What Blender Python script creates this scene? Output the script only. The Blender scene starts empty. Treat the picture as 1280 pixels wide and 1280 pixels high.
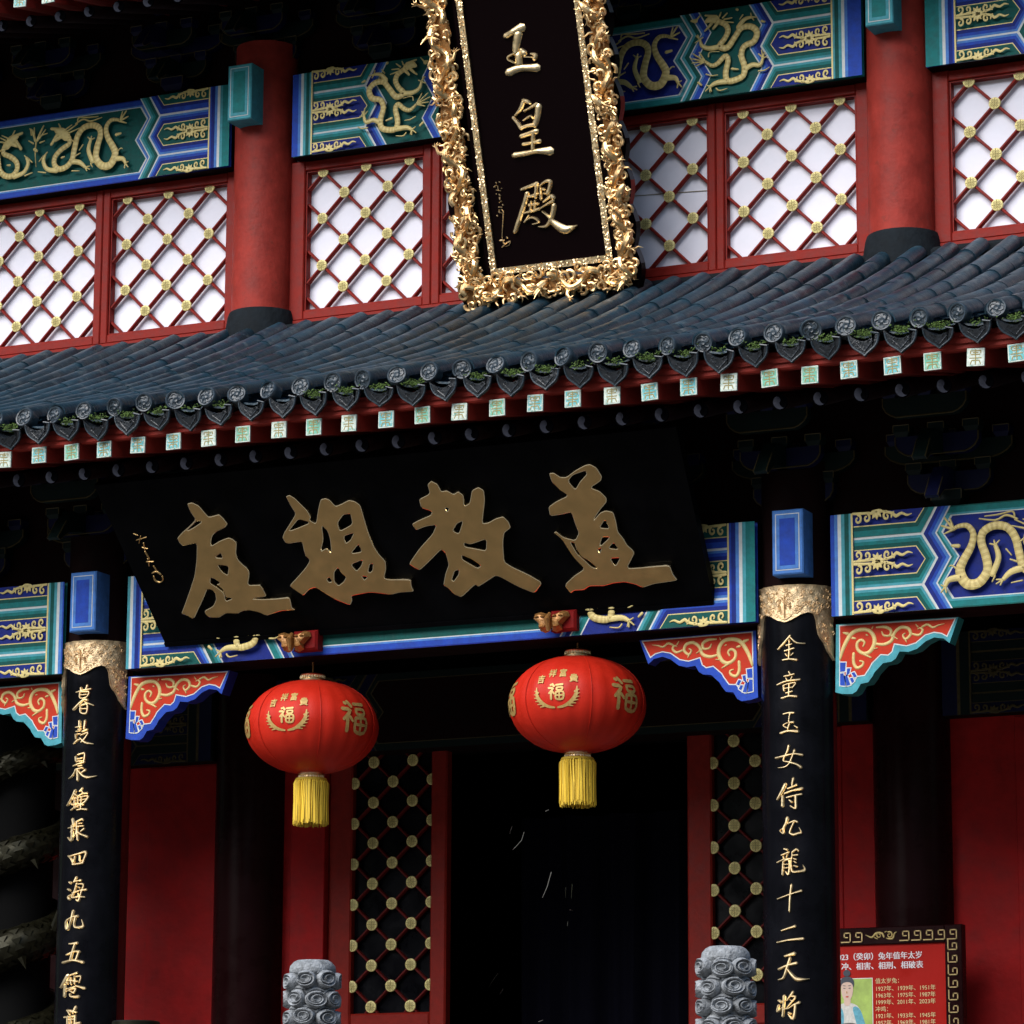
import bpy, bmesh, math, random
from math import sin, cos, pi, radians, sqrt, atan2
from mathutils import Vector, Matrix
random.seed(7)
S = bpy.context.scene
COL = S.collection

# ------------------------------------------------------------------ camera
F = 4393.9; PITCH = radians(11.7479); YAW = radians(25.2745); ROLL = radians(0.2591)
CAM = Vector((9.9593, -19.9210, 1.6))
fw = Vector((-sin(YAW)*cos(PITCH), cos(YAW)*cos(PITCH), sin(PITCH)))
rt0 = Vector((cos(YAW), sin(YAW), 0)); up0 = rt0.cross(fw)
rt = cos(ROLL)*rt0 + sin(ROLL)*up0; up = -sin(ROLL)*rt0 + cos(ROLL)*up0
cd = bpy.data.cameras.new("camera"); cam = bpy.data.objects.new("camera", cd); COL.objects.link(cam)
cd.sensor_width = 36; cd.lens = F/1280*36; cd.clip_start = 0.1; cd.clip_end = 3000
M = Matrix.Identity(4)
for i in range(3):
    M[i][0] = rt[i]; M[i][1] = up[i]; M[i][2] = -fw[i]; M[i][3] = CAM[i]
cam.matrix_world = M
S.camera = cam

# ------------------------------------------------------------------ light
SUN_EL, SUN_ROT = 43, 201
w = bpy.data.worlds.new("World"); S.world = w; w.use_nodes = True
nt = w.node_tree; bg = nt.nodes["Background"]
sky = nt.nodes.new("ShaderNodeTexSky"); sky.sky_type = 'NISHITA'; sky.sun_disc = False
sky.sun_elevation = radians(SUN_EL); sky.sun_rotation = radians(SUN_ROT)
sky.air_density = 1.0; sky.dust_density = 1.6; sky.ozone_density = 1.0
nt.links.new(sky.outputs[0], bg.inputs[0]); bg.inputs[1].default_value = 0.05
sl = bpy.data.lights.new("sun", 'SUN'); sl.energy = 1.5; sl.angle = radians(54); sl.color = (1, .985, .965)
so = bpy.data.objects.new("sun", sl); COL.objects.link(so)
sd = Vector((sin(radians(SUN_ROT))*cos(radians(SUN_EL)), cos(radians(SUN_ROT))*cos(radians(SUN_EL)), sin(radians(SUN_EL))))
so.rotation_euler = (-sd).to_track_quat('-Z', 'Y').to_euler(); so.location = (0, -10, 30)
S.view_settings.view_transform = 'Standard'; S.view_settings.look = 'None'
S.view_settings.exposure = 1.85; S.view_settings.gamma = 1.0

# ------------------------------------------------------------------ materials
MATS = {}
def mat(name, col, rough=.6, metal=0., var=0., vscale=8., bump=0., bscale=60., spec=.5, isl=0., wear=None, coat=0.):
    m = bpy.data.materials.new(name); m.use_nodes = True; n = m.node_tree; b = n.nodes["Principled BSDF"]
    b.inputs["Roughness"].default_value = rough; b.inputs["Metallic"].default_value = metal
    b.inputs["Specular IOR Level"].default_value = spec; b.inputs["Coat Weight"].default_value = coat
    b.inputs["Coat Roughness"].default_value = .12
    b.inputs["Base Color"].default_value = (*col, 1)
    geo = n.nodes.new("ShaderNodeNewGeometry"); L = n.links.new
    cur = None
    if var or isl or wear:
        rgb = n.nodes.new("ShaderNodeRGB"); rgb.outputs[0].default_value = (*col, 1); cur = rgb.outputs[0]
    if var:
        t = n.nodes.new("ShaderNodeTexNoise"); t.inputs["Scale"].default_value = vscale; t.inputs["Detail"].default_value = 8; t.inputs["Roughness"].default_value = .65
        L(geo.outputs["Position"], t.inputs["Vector"])
        r = n.nodes.new("ShaderNodeMapRange"); r.inputs[1].default_value = .3; r.inputs[2].default_value = .7
        r.inputs[3].default_value = 1-var; r.inputs[4].default_value = 1+var; L(t.outputs[0], r.inputs[0])
        x = n.nodes.new("ShaderNodeMix"); x.data_type = 'RGBA'; x.blend_type = 'MULTIPLY'; x.inputs[0].default_value = 1
        L(cur, x.inputs[6]); L(r.outputs[0], x.inputs[7]); cur = x.outputs[2]
        r2 = n.nodes.new("ShaderNodeMapRange"); r2.inputs[1].default_value = .3; r2.inputs[2].default_value = .7
        r2.inputs[3].default_value = max(.05, rough-.12); r2.inputs[4].default_value = min(1, rough+.12); L(t.outputs[0], r2.inputs[0]); L(r2.outputs[0], b.inputs["Roughness"])
    if isl:
        r = n.nodes.new("ShaderNodeMapRange"); r.inputs[3].default_value = 1-isl; r.inputs[4].default_value = 1+isl; L(geo.outputs["Random Per Island"], r.inputs[0])
        x = n.nodes.new("ShaderNodeMix"); x.data_type = 'RGBA'; x.blend_type = 'MULTIPLY'; x.inputs[0].default_value = 1
        L(cur, x.inputs[6]); L(r.outputs[0], x.inputs[7]); cur = x.outputs[2]
    if wear:
        wc, lo, hi, sc = wear
        t = n.nodes.new("ShaderNodeTexNoise"); t.inputs["Scale"].default_value = sc; t.inputs["Detail"].default_value = 10; t.inputs["Roughness"].default_value = .7
        L(geo.outputs["Position"], t.inputs["Vector"])
        r = n.nodes.new("ShaderNodeMapRange"); r.inputs[1].default_value = lo; r.inputs[2].default_value = hi; L(t.outputs[0], r.inputs[0])
        x = n.nodes.new("ShaderNodeMix"); x.data_type = 'RGBA'; L(r.outputs[0], x.inputs[0]); L(cur, x.inputs[6]); x.inputs[7].default_value = (*wc, 1); cur = x.outputs[2]
    if cur is not None: L(cur, b.inputs["Base Color"])
    if bump:
        t = n.nodes.new("ShaderNodeTexNoise"); t.inputs["Scale"].default_value = bscale; t.inputs["Detail"].default_value = 6
        L(geo.outputs["Position"], t.inputs["Vector"])
        bp = n.nodes.new("ShaderNodeBump"); bp.inputs["Strength"].default_value = bump; bp.inputs["Distance"].default_value = .01
        L(t.outputs[0], bp.inputs["Height"]); L(bp.outputs[0], b.inputs["Normal"])
    MATS[name] = m
    return m
mat('red_paint', (.25, .027, .019), .55, var=.28, vscale=6, bump=.3, bscale=30, wear=((.11, .025, .018), .57, .78, 13), spec=.14)
mat('red_frame', (.20, .012, .007), .5, var=.2, vscale=12, bump=.15, bscale=40, wear=((.22, .05, .035), .72, .80, 30), spec=.14)
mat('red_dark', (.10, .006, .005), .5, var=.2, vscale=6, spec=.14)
mat('red_wall', (.30, .008, .008), .6, var=.25, vscale=7, bump=.3, bscale=18, wear=((.14, .012, .012), .6, .85, 11), spec=.14)
mat('soffit_shade', (.007, .0015, .0015), .8, var=.3, spec=.1)  # near black, with the shade under the eaves put into the colour
mat('black_lacquer', (.003, .003, .0045), .22, var=.3, vscale=4, spec=.11)
mat('black_board', (.0018, .0018, .0022), .4, var=.5, vscale=3, spec=.03)
mat('black_panel', (.003, .0012, .0015), .35, spec=.03)
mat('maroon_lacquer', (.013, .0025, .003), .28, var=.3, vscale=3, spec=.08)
mat('shade_blue', (.0013, .0028, .028), .6, var=.3, vscale=20, spec=.2)  # bracket and lintel paints, darkened to hold the shade under the eaves
mat('shade_green', (.0006, .007, .006), .6, var=.3, vscale=20, spec=.2)
mat('shade_gold', (.06, .046, .018), .5, var=.3, vscale=30, spec=.2)
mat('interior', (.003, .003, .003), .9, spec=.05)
mat('blue_dk', (.010, .022, .19), .6, var=.25, vscale=20, spec=.14, wear=((.09, .10, .10), .60, .95, 22))
mat('blue', (.02, .065, .40), .6, var=.25, vscale=20, spec=.14, wear=((.09, .10, .10), .60, .95, 22))
mat('blue_lt', (.075, .21, .56), .6, var=.22, vscale=20, spec=.14, wear=((.09, .10, .10), .60, .95, 22))
mat('teal_dk', (.006, .085, .075), .6, var=.25, vscale=20, spec=.14, wear=((.09, .10, .10), .60, .95, 22))
mat('teal', (.014, .18, .18), .6, var=.25, vscale=20, spec=.14, wear=((.09, .10, .10), .60, .95, 22))
mat('teal_lt', (.07, .32, .38), .6, var=.22, vscale=20, spec=.14, wear=((.09, .10, .10), .60, .95, 22))
mat('paint_white', (.62, .65, .64), .6, var=.12, vscale=25)
mat('gold_paint', (.62, .50, .19), .5, metal=.15, var=.2, vscale=30)
mat('gold_paint_dk', (.50, .38, .13), .5, metal=.15, var=.2, vscale=30)
mat('orange_red', (.50, .035, .012), .6, var=.12, vscale=15, spec=.14)
mat('queti_gold', (.68, .52, .20), .5, var=.12, vscale=25)
mat('gold_leaf', (.86, .64, .36), .34, metal=1., var=.15, vscale=40, bump=.25, bscale=90)
mat('gold_carved', (.80, .55, .27), .43, metal=1., var=.15, vscale=25, bump=.08, bscale=60)
mat('gold_satin', (.84, .66, .38), .40, metal=1., var=.1, vscale=20)
mat('gold_cap', (.80, .60, .36), .5, metal=.9, var=.25, vscale=60, bump=.6, bscale=120)
mat('gold_flat', (.55, .36, .15), .42, metal=1., var=.06, vscale=10)
mat('gold_edge', (.95, .80, .52), .16, metal=1.)
mat('brass_boss', (.70, .60, .24), .55, metal=.1, var=.2, vscale=50)
mat('boss_line', (.22, .17, .05), .7)
mat('paper_white', (.80, .80, .89), .8, var=.06, vscale=2.5, wear=((.60, .58, .58), .66, .9, 5))
mat('tile', (.007, .025, .040), .38, var=.45, vscale=9, bump=.35, bscale=50, isl=.3, wear=((.085, .11, .12), .54, .76, 10), spec=.32)
mat('tile_eave', (.018, .030, .041), .42, var=.4, vscale=22, bump=.3, bscale=60, wear=((.10, .13, .15), .58, .8, 30))
mat('tile_dark', (.010, .013, .017), .30, var=.4, vscale=20, bump=.4, bscale=60)
mat('mortar', (.009, .012, .015), .8, var=.4, vscale=10, bump=.6, bscale=30, spec=.08)
mat('moss', (.055, .10, .015), .9, isl=.5)
mat('rafter_line', (.24, .20, .07), .7)
mat('rafter_teal', (.09, .34, .36), .7, var=.35, vscale=40, wear=((.55, .58, .52), .5, .62, 45))
mat('rafter_pale', (.50, .56, .50), .7, var=.3, vscale=40, wear=((.08, .30, .25), .52, .64, 45))
mat('rafter_green', (.12, .36, .26), .7, var=.35, vscale=40, wear=((.5, .55, .48), .5, .62, 45))
mat('taiji_white', (.036, .038, .05), .9, spec=0., var=.2, vscale=30)
mat('lantern_red', (.48, .018, .007), .5, var=.14, vscale=5, spec=.18, bump=.18, bscale=9)
mat('lantern_gold', (.46, .31, .10), .5, metal=.3, var=.2, vscale=60)
mat('brass', (.95, .7, .4), .3, metal=1.)
mat('tassel', (.68, .46, .035), .7, isl=.35)
mat('stone', (.22, .235, .25), .9, var=.5, vscale=22, bump=.9, bscale=90, wear=((.06, .066, .07), .50, .68, 16))
mat('wood_gilt', (.36, .17, .05), .4, metal=.4, var=.4, vscale=30, bump=.4, bscale=60)
mat('red_cloth', (.17, .005, .005), .7, var=.2, vscale=20, spec=.14)
mat('notice_red', (.42, .012, .007), .4, var=.05, vscale=6, spec=.12)
mat('print_white', (.82, .78, .80), .5)
mat('print_yellow', (.75, .62, .30), .5)
mat('print_green', (.36, .50, .10), .5, var=.3, vscale=8)
mat('print_skin', (.68, .48, .38), .5)
mat('print_hair', (.03, .04, .06), .5)
mat('print_teal', (.10, .36, .46), .5, var=.3, vscale=40)
mat('print_robe', (.62, .60, .55), .5, var=.2, vscale=60)
mat('print_dark', (.10, .09, .08), .5, var=.5, vscale=90)
mat('fret_gold', (.50, .36, .16), .4, metal=.5)
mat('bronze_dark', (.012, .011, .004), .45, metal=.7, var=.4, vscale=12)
mat('paving', (.085, .075, .062), .75, var=.25, vscale=1.5)
mat('blocker_green', (.035, .05, .022), .9, var=.5, vscale=.15, spec=.1)
mat('terrace_stone', (.09, .087, .08), .8, var=.25, vscale=2)
mat('backing_dark', (.0025, .0025, .006), .9, spec=.05)
mat('glint_metal', (.8, .78, .72), .18, metal=1.)
mat('greyblue', (.075, .09, .11), .6, var=.2, vscale=12)
mat('plain_black', (.0015, .0015, .002), .9, spec=0.)

# ------------------------------------------------------------------ helpers
def pray(px, py): return fw + rt*((px-640)/F) + up*((640-py)/F)
def atY(px, py, Y):
    d = pray(px, py); return CAM + d*((Y-CAM.y)/d.y)
def atPlane(px, py, P, n):
    d = pray(px, py); return CAM + d*((P-CAM).dot(n)/d.dot(n))
def atCyl(px, py, cx, cy, R):
    d = pray(px, py); ox, oy = CAM.x-cx, CAM.y-cy
    a = d.x*d.x+d.y*d.y; b = 2*(ox*d.x+oy*d.y); c = ox*ox+oy*oy-R*R
    q = max(0, b*b-4*a*c); t = (-b-sqrt(q))/(2*a); return CAM + d*t

class MB:
    def __init__(s): s.v = []; s.f = []; s.m = []; s.mats = []
    def mi(s, name):
        if name not in s.mats: s.mats.append(name)
        return s.mats.index(name)
    def add(s, vs, fs, m):
        o = len(s.v); k = s.mi(m); s.v += [tuple(v) for v in vs]
        for f in fs: s.f.append(tuple(i+o for i in f)); s.m.append(k)
    def poly(s, vs, m): s.add(vs, [tuple(range(len(vs)))], m)
    def box(s, x0, x1, y0, y1, z0, z1, m):
        s.add([(x, y, z) for x in (x0, x1) for y in (y0, y1) for z in (z0, z1)],
              [(0, 1, 3, 2), (4, 6, 7, 5), (0, 4, 5, 1), (2, 3, 7, 6), (0, 2, 6, 4), (1, 5, 7, 3)], m)
    def bbox(s, x0, x1, y0, y1, z0, z1, m, c=.006):
        # box with chamfered front (-Y) edges
        a = [(x0, y1, z0), (x1, y1, z0), (x1, y1, z1), (x0, y1, z1)]
        b = [(x0, y0+c, z0), (x1, y0+c, z0), (x1, y0+c, z1), (x0, y0+c, z1)]
        d = [(x0+c, y0, z0+c), (x1-c, y0, z0+c), (x1-c, y0, z1-c), (x0+c, y0, z1-c)]
        fs = [(3, 2, 1, 0), (8, 9, 10, 11)]
        for i in range(4):
            j = (i+1) % 4; fs += [(i, j, 4+j, 4+i), (4+i, 4+j, 8+j, 8+i)]
        s.add(a+b+d, fs, m)
    def prism(s, pts, fn, h0, h1, m, mside=None, back=True):
        n = len(pts); A = [fn(x, y, h1) for x, y in pts]; B = [fn(x, y, h0) for x, y in pts]
        s.add(A, [tuple(range(n))], m)
        if back: s.add(B, [tuple(range(n))[::-1]], mside or m)
        s.add(A+B, [(i, i+n, (i+1) % n+n, (i+1) % n) for i in range(n)], mside or m)
    def tube(s, pts, rad, m, n=8, caps=True):
        pts = [Vector(p) for p in pts]; N = len(pts)
        if not isinstance(rad, (list, tuple)): rad = [rad]*N
        vs = []; ref = Vector((.13, .27, .95))
        for i, p in enumerate(pts):
            t = (pts[min(i+1, N-1)]-pts[max(i-1, 0)])
            if t.length < 1e-9: t = Vector((0, 0, 1))
            t.normalize()
            u = ref - t*ref.dot(t)
            if u.length < .05: u = Vector((1, 0, 0)) - t*t.x
            u.normalize(); ref = u; b = t.cross(u)
            for k in range(n):
                a = 2*pi*k/n; vs.append(p+(u*cos(a)+b*sin(a))*rad[i])
        fs = [(i*n+k, i*n+(k+1) % n, (i+1)*n+(k+1) % n, (i+1)*n+k) for i in range(N-1) for k in range(n)]
        if caps: fs += [tuple(range(n))[::-1], tuple((N-1)*n+k for k in range(n))]
        s.add(vs, fs, m)
    def lathe(s, prof, c, m, n=24, ax='z', a0=0, a1=2*pi):
        full = abs(a1-a0-2*pi) < 1e-6; K = n if full else n+1; vs = []
        for r, h in prof:
            for k in range(K):
                a = a0+(a1-a0)*k/n
                if ax == 'z': vs.append((c[0]+r*cos(a), c[1]+r*sin(a), c[2]+h))
                else: vs.append((c[0]+r*cos(a), c[1]+h, c[2]+r*sin(a)))
        fs = []
        for i in range(len(prof)-1):
            for k in range(n):
                k2 = (k+1) % K if full else k+1
                fs.append((i*K+k, i*K+k2, (i+1)*K+k2, (i+1)*K+k))
        s.add(vs, fs, m)
    def build(s, name, parent=None, smooth=False, label=None, loc=None):
        me = bpy.data.meshes.new(name); me.from_pydata(s.v, [], s.f)
        for k in s.mats: me.materials.append(MATS[k])
        me.polygons.foreach_set('material_index', s.m)
        if smooth:
            me.polygons.foreach_set('use_smooth', [True]*len(me.polygons))
        me.update()
        bm = bmesh.new(); bm.from_mesh(me)
        if smooth:
            bmesh.ops.remove_doubles(bm, verts=bm.verts, dist=1e-5)
            bmesh.ops.recalc_face_normals(bm, faces=bm.faces)
            for e in bm.edges:
                if len(e.link_faces) == 2 and e.calc_face_angle(0) > radians(38): e.smooth = False
        else: bmesh.ops.recalc_face_normals(bm, faces=bm.faces)
        bm.to_mesh(me); bm.free()
        return link(name, me, parent, label, loc)
def link(name, data, parent=None, label=None, loc=None):
    o = bpy.data.objects.new(name, data); COL.objects.link(o)
    if parent: o.parent = parent; o.matrix_parent_inverse = Matrix.Identity(4)
    if loc is not None: o.location = loc
    if label: o['label'] = label
    return o
def thing(name, label, cat, loc=(0, 0, 0), group=None):
    o = bpy.data.objects.new(name, None); COL.objects.link(o); o.location = loc
    return tag(o, label, cat, group)
def tag(o, label=None, cat=None, group=None, kind=None):
    if label: o['label'] = label
    if cat: o['category'] = cat
    if group: o['group'] = group
    if kind: o['kind'] = kind
    return o
def sub(p, mb, name, smooth=False, label=None):
    """build a part whose vertices are in world space under thing p (p carries only a translation)"""
    off = Vector((0, 0, 0)); q = p
    while q: off += q.location; q = q.parent
    mb.v = [tuple(Vector(v)-off) for v in mb.v]
    return mb.build(name, p, smooth, label)
def copyto(src, parent, loc, name=None):
    c = src.copy(); COL.objects.link(c); c.parent = parent; c.location = loc
    for ch in src.children:
        d = ch.copy(); COL.objects.link(d); d.parent = c
    return c

def catmull(P, k=5):
    if len(P) < 3 or k < 2: 
        return [tuple(a+(b-a)*t/k for a, b in zip(P[i], P[i+1])) for i in range(len(P)-1) for t in range(k)]+[tuple(P[-1])]
    out = []
    for i in range(len(P)-1):
        p0 = P[max(i-1, 0)]; p1 = P[i]; p2 = P[i+1]; p3 = P[min(i+2, len(P)-1)]
        for j in range(k):
            t = j/k
            out.append(tuple(.5*((2*b)+(-a+c)*t+(2*a-5*b+4*c-d)*t*t+(-a+3*b-3*c+d)*t**3) for a, b, c, d in zip(p0, p1, p2, p3)))
    out.append(tuple(P[-1])); return out
def stroke(mb, P, fn, h, m, k=5, ridge=True, m2=None, wd=None):
    """brush stroke: P = [(x, y, width)...] in drawing units, fn(x, y, height) -> 3D"""
    if wd is not None: P = [(p[0], p[1], p[2] if len(p) > 2 else wd) for p in P]
    Q = catmull(P, k); N = len(Q); rows = []
    # rounded ends
    def dirv(i):
        a = Q[max(i-1, 0)]; b = Q[min(i+1, N-1)]; dx, dy = b[0]-a[0], b[1]-a[1]; l = sqrt(dx*dx+dy*dy) or 1
        return dx/l, dy/l
    d0 = dirv(0); d1 = dirv(N-1)
    S_ = [(Q[0][0]-d0[0]*Q[0][2]*.38, Q[0][1]-d0[1]*Q[0][2]*.38, Q[0][2]*.45, d0, .35)]
    for i in range(N): S_.append((Q[i][0], Q[i][1], max(Q[i][2], 1e-6), dirv(i), 1))
    S_.append((Q[-1][0]+d1[0]*Q[-1][2]*.38, Q[-1][1]+d1[1]*Q[-1][2]*.38, Q[-1][2]*.45, d1, .35))
    offs = [(-1, 0), (-.72, .62), (-.3, .95), (.3, .95), (.72, .62), (1, 0)] if ridge else [(-1, 1), (1, 1)]
    vs = []
    for x, y, w_, d, e in S_:
        for o, hh in offs: vs.append(fn(x-d[1]*o*w_/2, y+d[0]*o*w_/2, h*hh*(e if ridge else 1)))
    n = len(offs)
    for i in range(len(S_)-1):
        fs = [(i*n+j, i*n+j+1, (i+1)*n+j+1, (i+1)*n+j) for j in range(n-1)]
        mm = m if (m2 is None or i % 2 == 0) else m2
        kk = mb.mi(mm)
        if i == 0: base = len(mb.v); mb.v += [tuple(v) for v in vs]
        for f in fs: mb.f.append(tuple(q+base for q in f)); mb.m.append(kk)
def S2(txt, w_):
    """'x,y x,y;x,y[,w] ...' -> list of strokes"""
    out = []
    for s in txt.split(';'):
        s = s.strip()
        if not s: continue
        P = []
        for p in s.split():
            q = [float(a) for a in p.split(',')]; P.append((q[0], q[1], q[2] if len(q) > 2 else w_))
        if len(P) == 1: P.append((P[0][0]+P[0][2]*.5, P[0][1]+P[0][2]*.35, P[0][2]*.8))
        out.append(P)
    return out
def pts(txt): return [tuple(float(a) for a in p.split(',')) for p in txt.split()]
def chaikin(P, r=.2, it=1):
    for _ in range(it):
        o = []
        for i in range(len(P)):
            a, b = P[i], P[(i+1) % len(P)]
            o.append((a[0]+(b[0]-a[0])*r, a[1]+(b[1]-a[1])*r)); o.append((a[0]+(b[0]-a[0])*(1-r), a[1]+(b[1]-a[1])*(1-r)))
        P = o
    return P
def is_front(vs, f):
    a, b_, c = (Vector(vs[i]) for i in f[:3]); n = (b_-a).cross(c-a)
    return n.length > 0 and abs(n.z)/n.length > .95
def curve_mesh(loops, extrude, bevel):
    c = bpy.data.curves.new("outline", 'CURVE'); c.dimensions = '2D'; c.fill_mode = 'BOTH'; c.extrude = extrude; c.bevel_depth = bevel; c.offset = -bevel; c.bevel_resolution = 1
    for P in loops:
        sp = c.splines.new('POLY'); sp.points.add(len(P)-1); sp.use_cyclic_u = True
        for q, p in zip(sp.points, P): q.co = (p[0], p[1], 0, 1)
    return _tomesh(c)
def _tomesh(c):
    o = bpy.data.objects.new("tmp", c); COL.objects.link(o)
    dg = bpy.context.evaluated_depsgraph_get(); dg.update()
    me = bpy.data.meshes.new_from_object(o.evaluated_get(dg)); bpy.data.objects.remove(o)
    vs = [tuple(v.co) for v in me.vertices]; fs = [tuple(p.vertices) for p in me.polygons]; bpy.data.meshes.remove(me)
    return vs, fs
def text_mesh(t, size, extrude=.001, offset=0., align='LEFT'):
    c = bpy.data.curves.new("lettering", 'FONT'); c.body = t; c.size = size; c.extrude = extrude; c.offset = offset; c.align_x = align
    c.resolution_u = 3
    return _tomesh(c)

# ------------------------------------------------------------------ setting
g = MB(); g.poly([(-600, -600, 0), (600, -600, 0), (600, 600, 0), (-600, 600, 0)], 'paving')
tag(g.build('ground'), 'grey brown paved courtyard ground', 'ground', kind='structure')
hb = MB(); rnd = random.Random(11); NA = 96; rings = ((70, -1), (95, 14), (130, 34), (190, 58), (300, 80)); vs = []  # unseen ring added to keep low sky light off the porch
for R_, H_ in rings:
    for k in range(NA):
        a = 2*pi*k/NA; hh = H_ if H_ < 0 else H_*(.86+.12*sin(a*5+R_*.02)+.08*sin(a*11+1.3)+rnd.uniform(-.05, .05)); vs.append((R_*cos(a)*1.05, R_*sin(a), hh))
hb.add(vs, [(i*NA+k, i*NA+(k+1) % NA, (i+1)*NA+(k+1) % NA, (i+1)*NA+k) for i in range(len(rings)-1) for k in range(NA)], 'blocker_green')
tag(hb.build('sky_blocker', smooth=True), 'unseen ring of dark slopes added to block the low sky', 'sky_blocker', kind='structure')
FL = 1.3
t = MB(); t.box(-12, 12, -6.4, 9, -.3, FL, 'terrace_stone')
tag(t.build('terrace'), 'raised stone terrace the temple hall stands on', 'terrace', kind='structure')

# ------------------------------------------------------------------ temple hall
hall = thing('temple_hall', 'two storey red temple hall with painted beams and a grey tiled skirt roof', 'temple', (0, 0, FL))
CX = (-7.0, -2.5, 2.5, 7.0)
for x in CX:
    b = MB(); b.lathe([(.33, FL), (.33, FL+.05), (.30, FL+.1), (.222, FL+.12), (.222, 5.49)], (x, 0, 0), 'red_dark', 40); b.lathe([(.222, 5.49), (.222, 6.3)], (x, 0, 0), 'soffit_shade', 40); sub(hall, b, 'column', True)  # column top coloured near black to stand for eave shade
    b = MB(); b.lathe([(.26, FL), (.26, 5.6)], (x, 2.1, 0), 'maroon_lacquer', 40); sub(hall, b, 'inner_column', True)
    b = MB(); b.lathe([(.235, 8.05), (.235, 10.4)], (x, 2.12, 0), 'red_paint', 48); c_ = sub(hall, b, 'upper_column', True)
    b = MB(); b.lathe([(.30, 7.9), (.285, 8.16), (.262, 8.3), (.25, 8.335), (.2, 8.34)], (x, 2.12, 0), 'mortar', 40); sub(hall, b, 'column_collar', True)

# ---- painted beams
SCH = {'A': dict(main=('teal_dk', 'teal', 'teal_lt'), cart='blue_dk', chev=('blue_dk', 'blue', 'blue_lt'), bord=('teal_dk', 'teal', 'teal_lt'), bands=['blue', 'blue_lt', 'paint_white', 'teal_lt', 'teal_dk', 'teal_lt'], fang='blue_dk', box='teal_dk', chev2=('teal_dk', 'teal', 'teal_lt')),
       'B': dict(main=('blue_dk', 'blue', 'blue_lt'), cart='teal_dk', chev=('teal_dk', 'teal', 'teal_lt'), bord=('blue_dk', 'blue', 'blue_lt'), bands=['teal', 'teal_lt', 'paint_white', 'blue_lt', 'blue_dk', 'blue'], fang='teal_dk', box='blue_dk', chev2=('blue_dk', 'blue', 'blue_lt'))}
def spiral(cx, cy, r, a0, turns, w0, w1, n=9):
    return [(cx+r*(1-.72*i/n)*cos(a0+turns*2*pi*i/n), cy+r*(1-.72*i/n)*sin(a0+turns*2*pi*i/n), w0+(w1-w0)*i/n) for i in range(n+1)]
def lotus(half=0):
    """scrolls and lotus flower inside a cartouche, a in 0..0.40 (m from zhaotou start), b about the centre line (m)"""
    st = []
    sides = (1, -1) if half == 0 else (half,)
    for s in sides:
        st.append(spiral(.032, s*.036, .024, -s*pi/2, s*.95, .010, .006)); st.append(spiral(.088, s*.032, .022, -s*pi/2-.4, s*.95, .010, .006))
        st.append([(.0, s*.006, .008), (.05, s*.008, .009), (.11, s*.008, .007)])
        st.append(spiral(.215, s*.030, .022, s*pi/2+pi, -s*.9, .010, .006))
        st.append([(.19, s*.006, .008), (.25, s*.018, .010), (.275, s*.034, .011), (.31, s*.022, .009), (.345, s*.034, .007), (.375, s*.028, .003)])
        st.append([(.245, s*.04, .004), (.25, s*.025, .010), (.26, s*.012, .006)])
        for k in range(5):
            a = radians(8+38*k); st.append([(.15, s*.004, .014), (.15+.026*cos(a), s*.026*sin(a), .014), (.15+.045*cos(a), s*.043*sin(a), .003)])
    if half == 0: st.append([(.14, 0, .03), (.172, 0, .03)])
    return st
# running dragon traced on the upper left beam and box dragon traced on the upper middle beam
def zmap(ox, oy, sc, Y):
    return lambda x, y: atY(ox+x/sc, oy+y/sc, Y)
D1 = """655,225,12 640,217,16 605,222,20 582,260,24 590,310,28 618,360,32 630,400,36 605,455,38 560,462,36 528,420,34 535,360,32 552,300,30 545,262,30 508,246,30 460,262,30 428,310,30 412,380,30 400,430,28 370,468,28 330,480,28 306,455,26 310,415,26 345,375,26 385,345,24 385,310,22
375,312,40 345,285,44 318,275,26;320,300,16 290,350,14;350,300,24 310,330,12;330,270,16 290,265,12
380,290,8 440,262,3;375,280,7 430,240,3;360,275,7 400,245,3;390,320,7 420,340,3;340,260,6 330,240,3
320,488,24 268,480,20 248,440,18 258,405,12;258,405,6 240,420,4;258,405,6 270,390,4;250,410,6 225,440,4
395,440,24 440,445,22 470,470,14;470,470,6 495,465,4;470,470,6 480,490,4;470,470,6 495,482,4
625,425,26 670,425,20 685,450,12;685,450,6 700,440,4;685,450,6 700,470,4;685,450,6 680,475,4
510,440,22 488,380,20 500,325,14;500,325,6 485,310,4;500,325,6 505,305,4;500,325,6 520,315,4
655,225,10 690,170,5;655,225,10 700,200,5;655,225,8 670,175,4;655,225,8 690,235,4
420,240,6 460,215,7 500,225,6 560,205,3;430,225,5 440,205,5 490,205,5 540,200,3
420,410,6 445,395,4;640,390,6 660,370,4 670,372,3;400,490,5 440,490,3;500,450,5 510,470,3;260,500,6 220,495,4;460,350,5 440,380,3
635,297,14 660,290,10;345,420,10 360,415,7;560,480,5 600,470,3"""
D1F = """210,330,10 205,400,7 210,470,3;205,330,12 190,280,10 175,265,4;215,330,12 230,290,10 250,250,4;200,320,8 200,260,4;225,320,8 260,270,4;195,345,8 170,330,4;230,340,8 255,330,4;200,375,16 215,385,10;185,300,6 180,275,3;240,300,6 270,290,3"""
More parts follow.
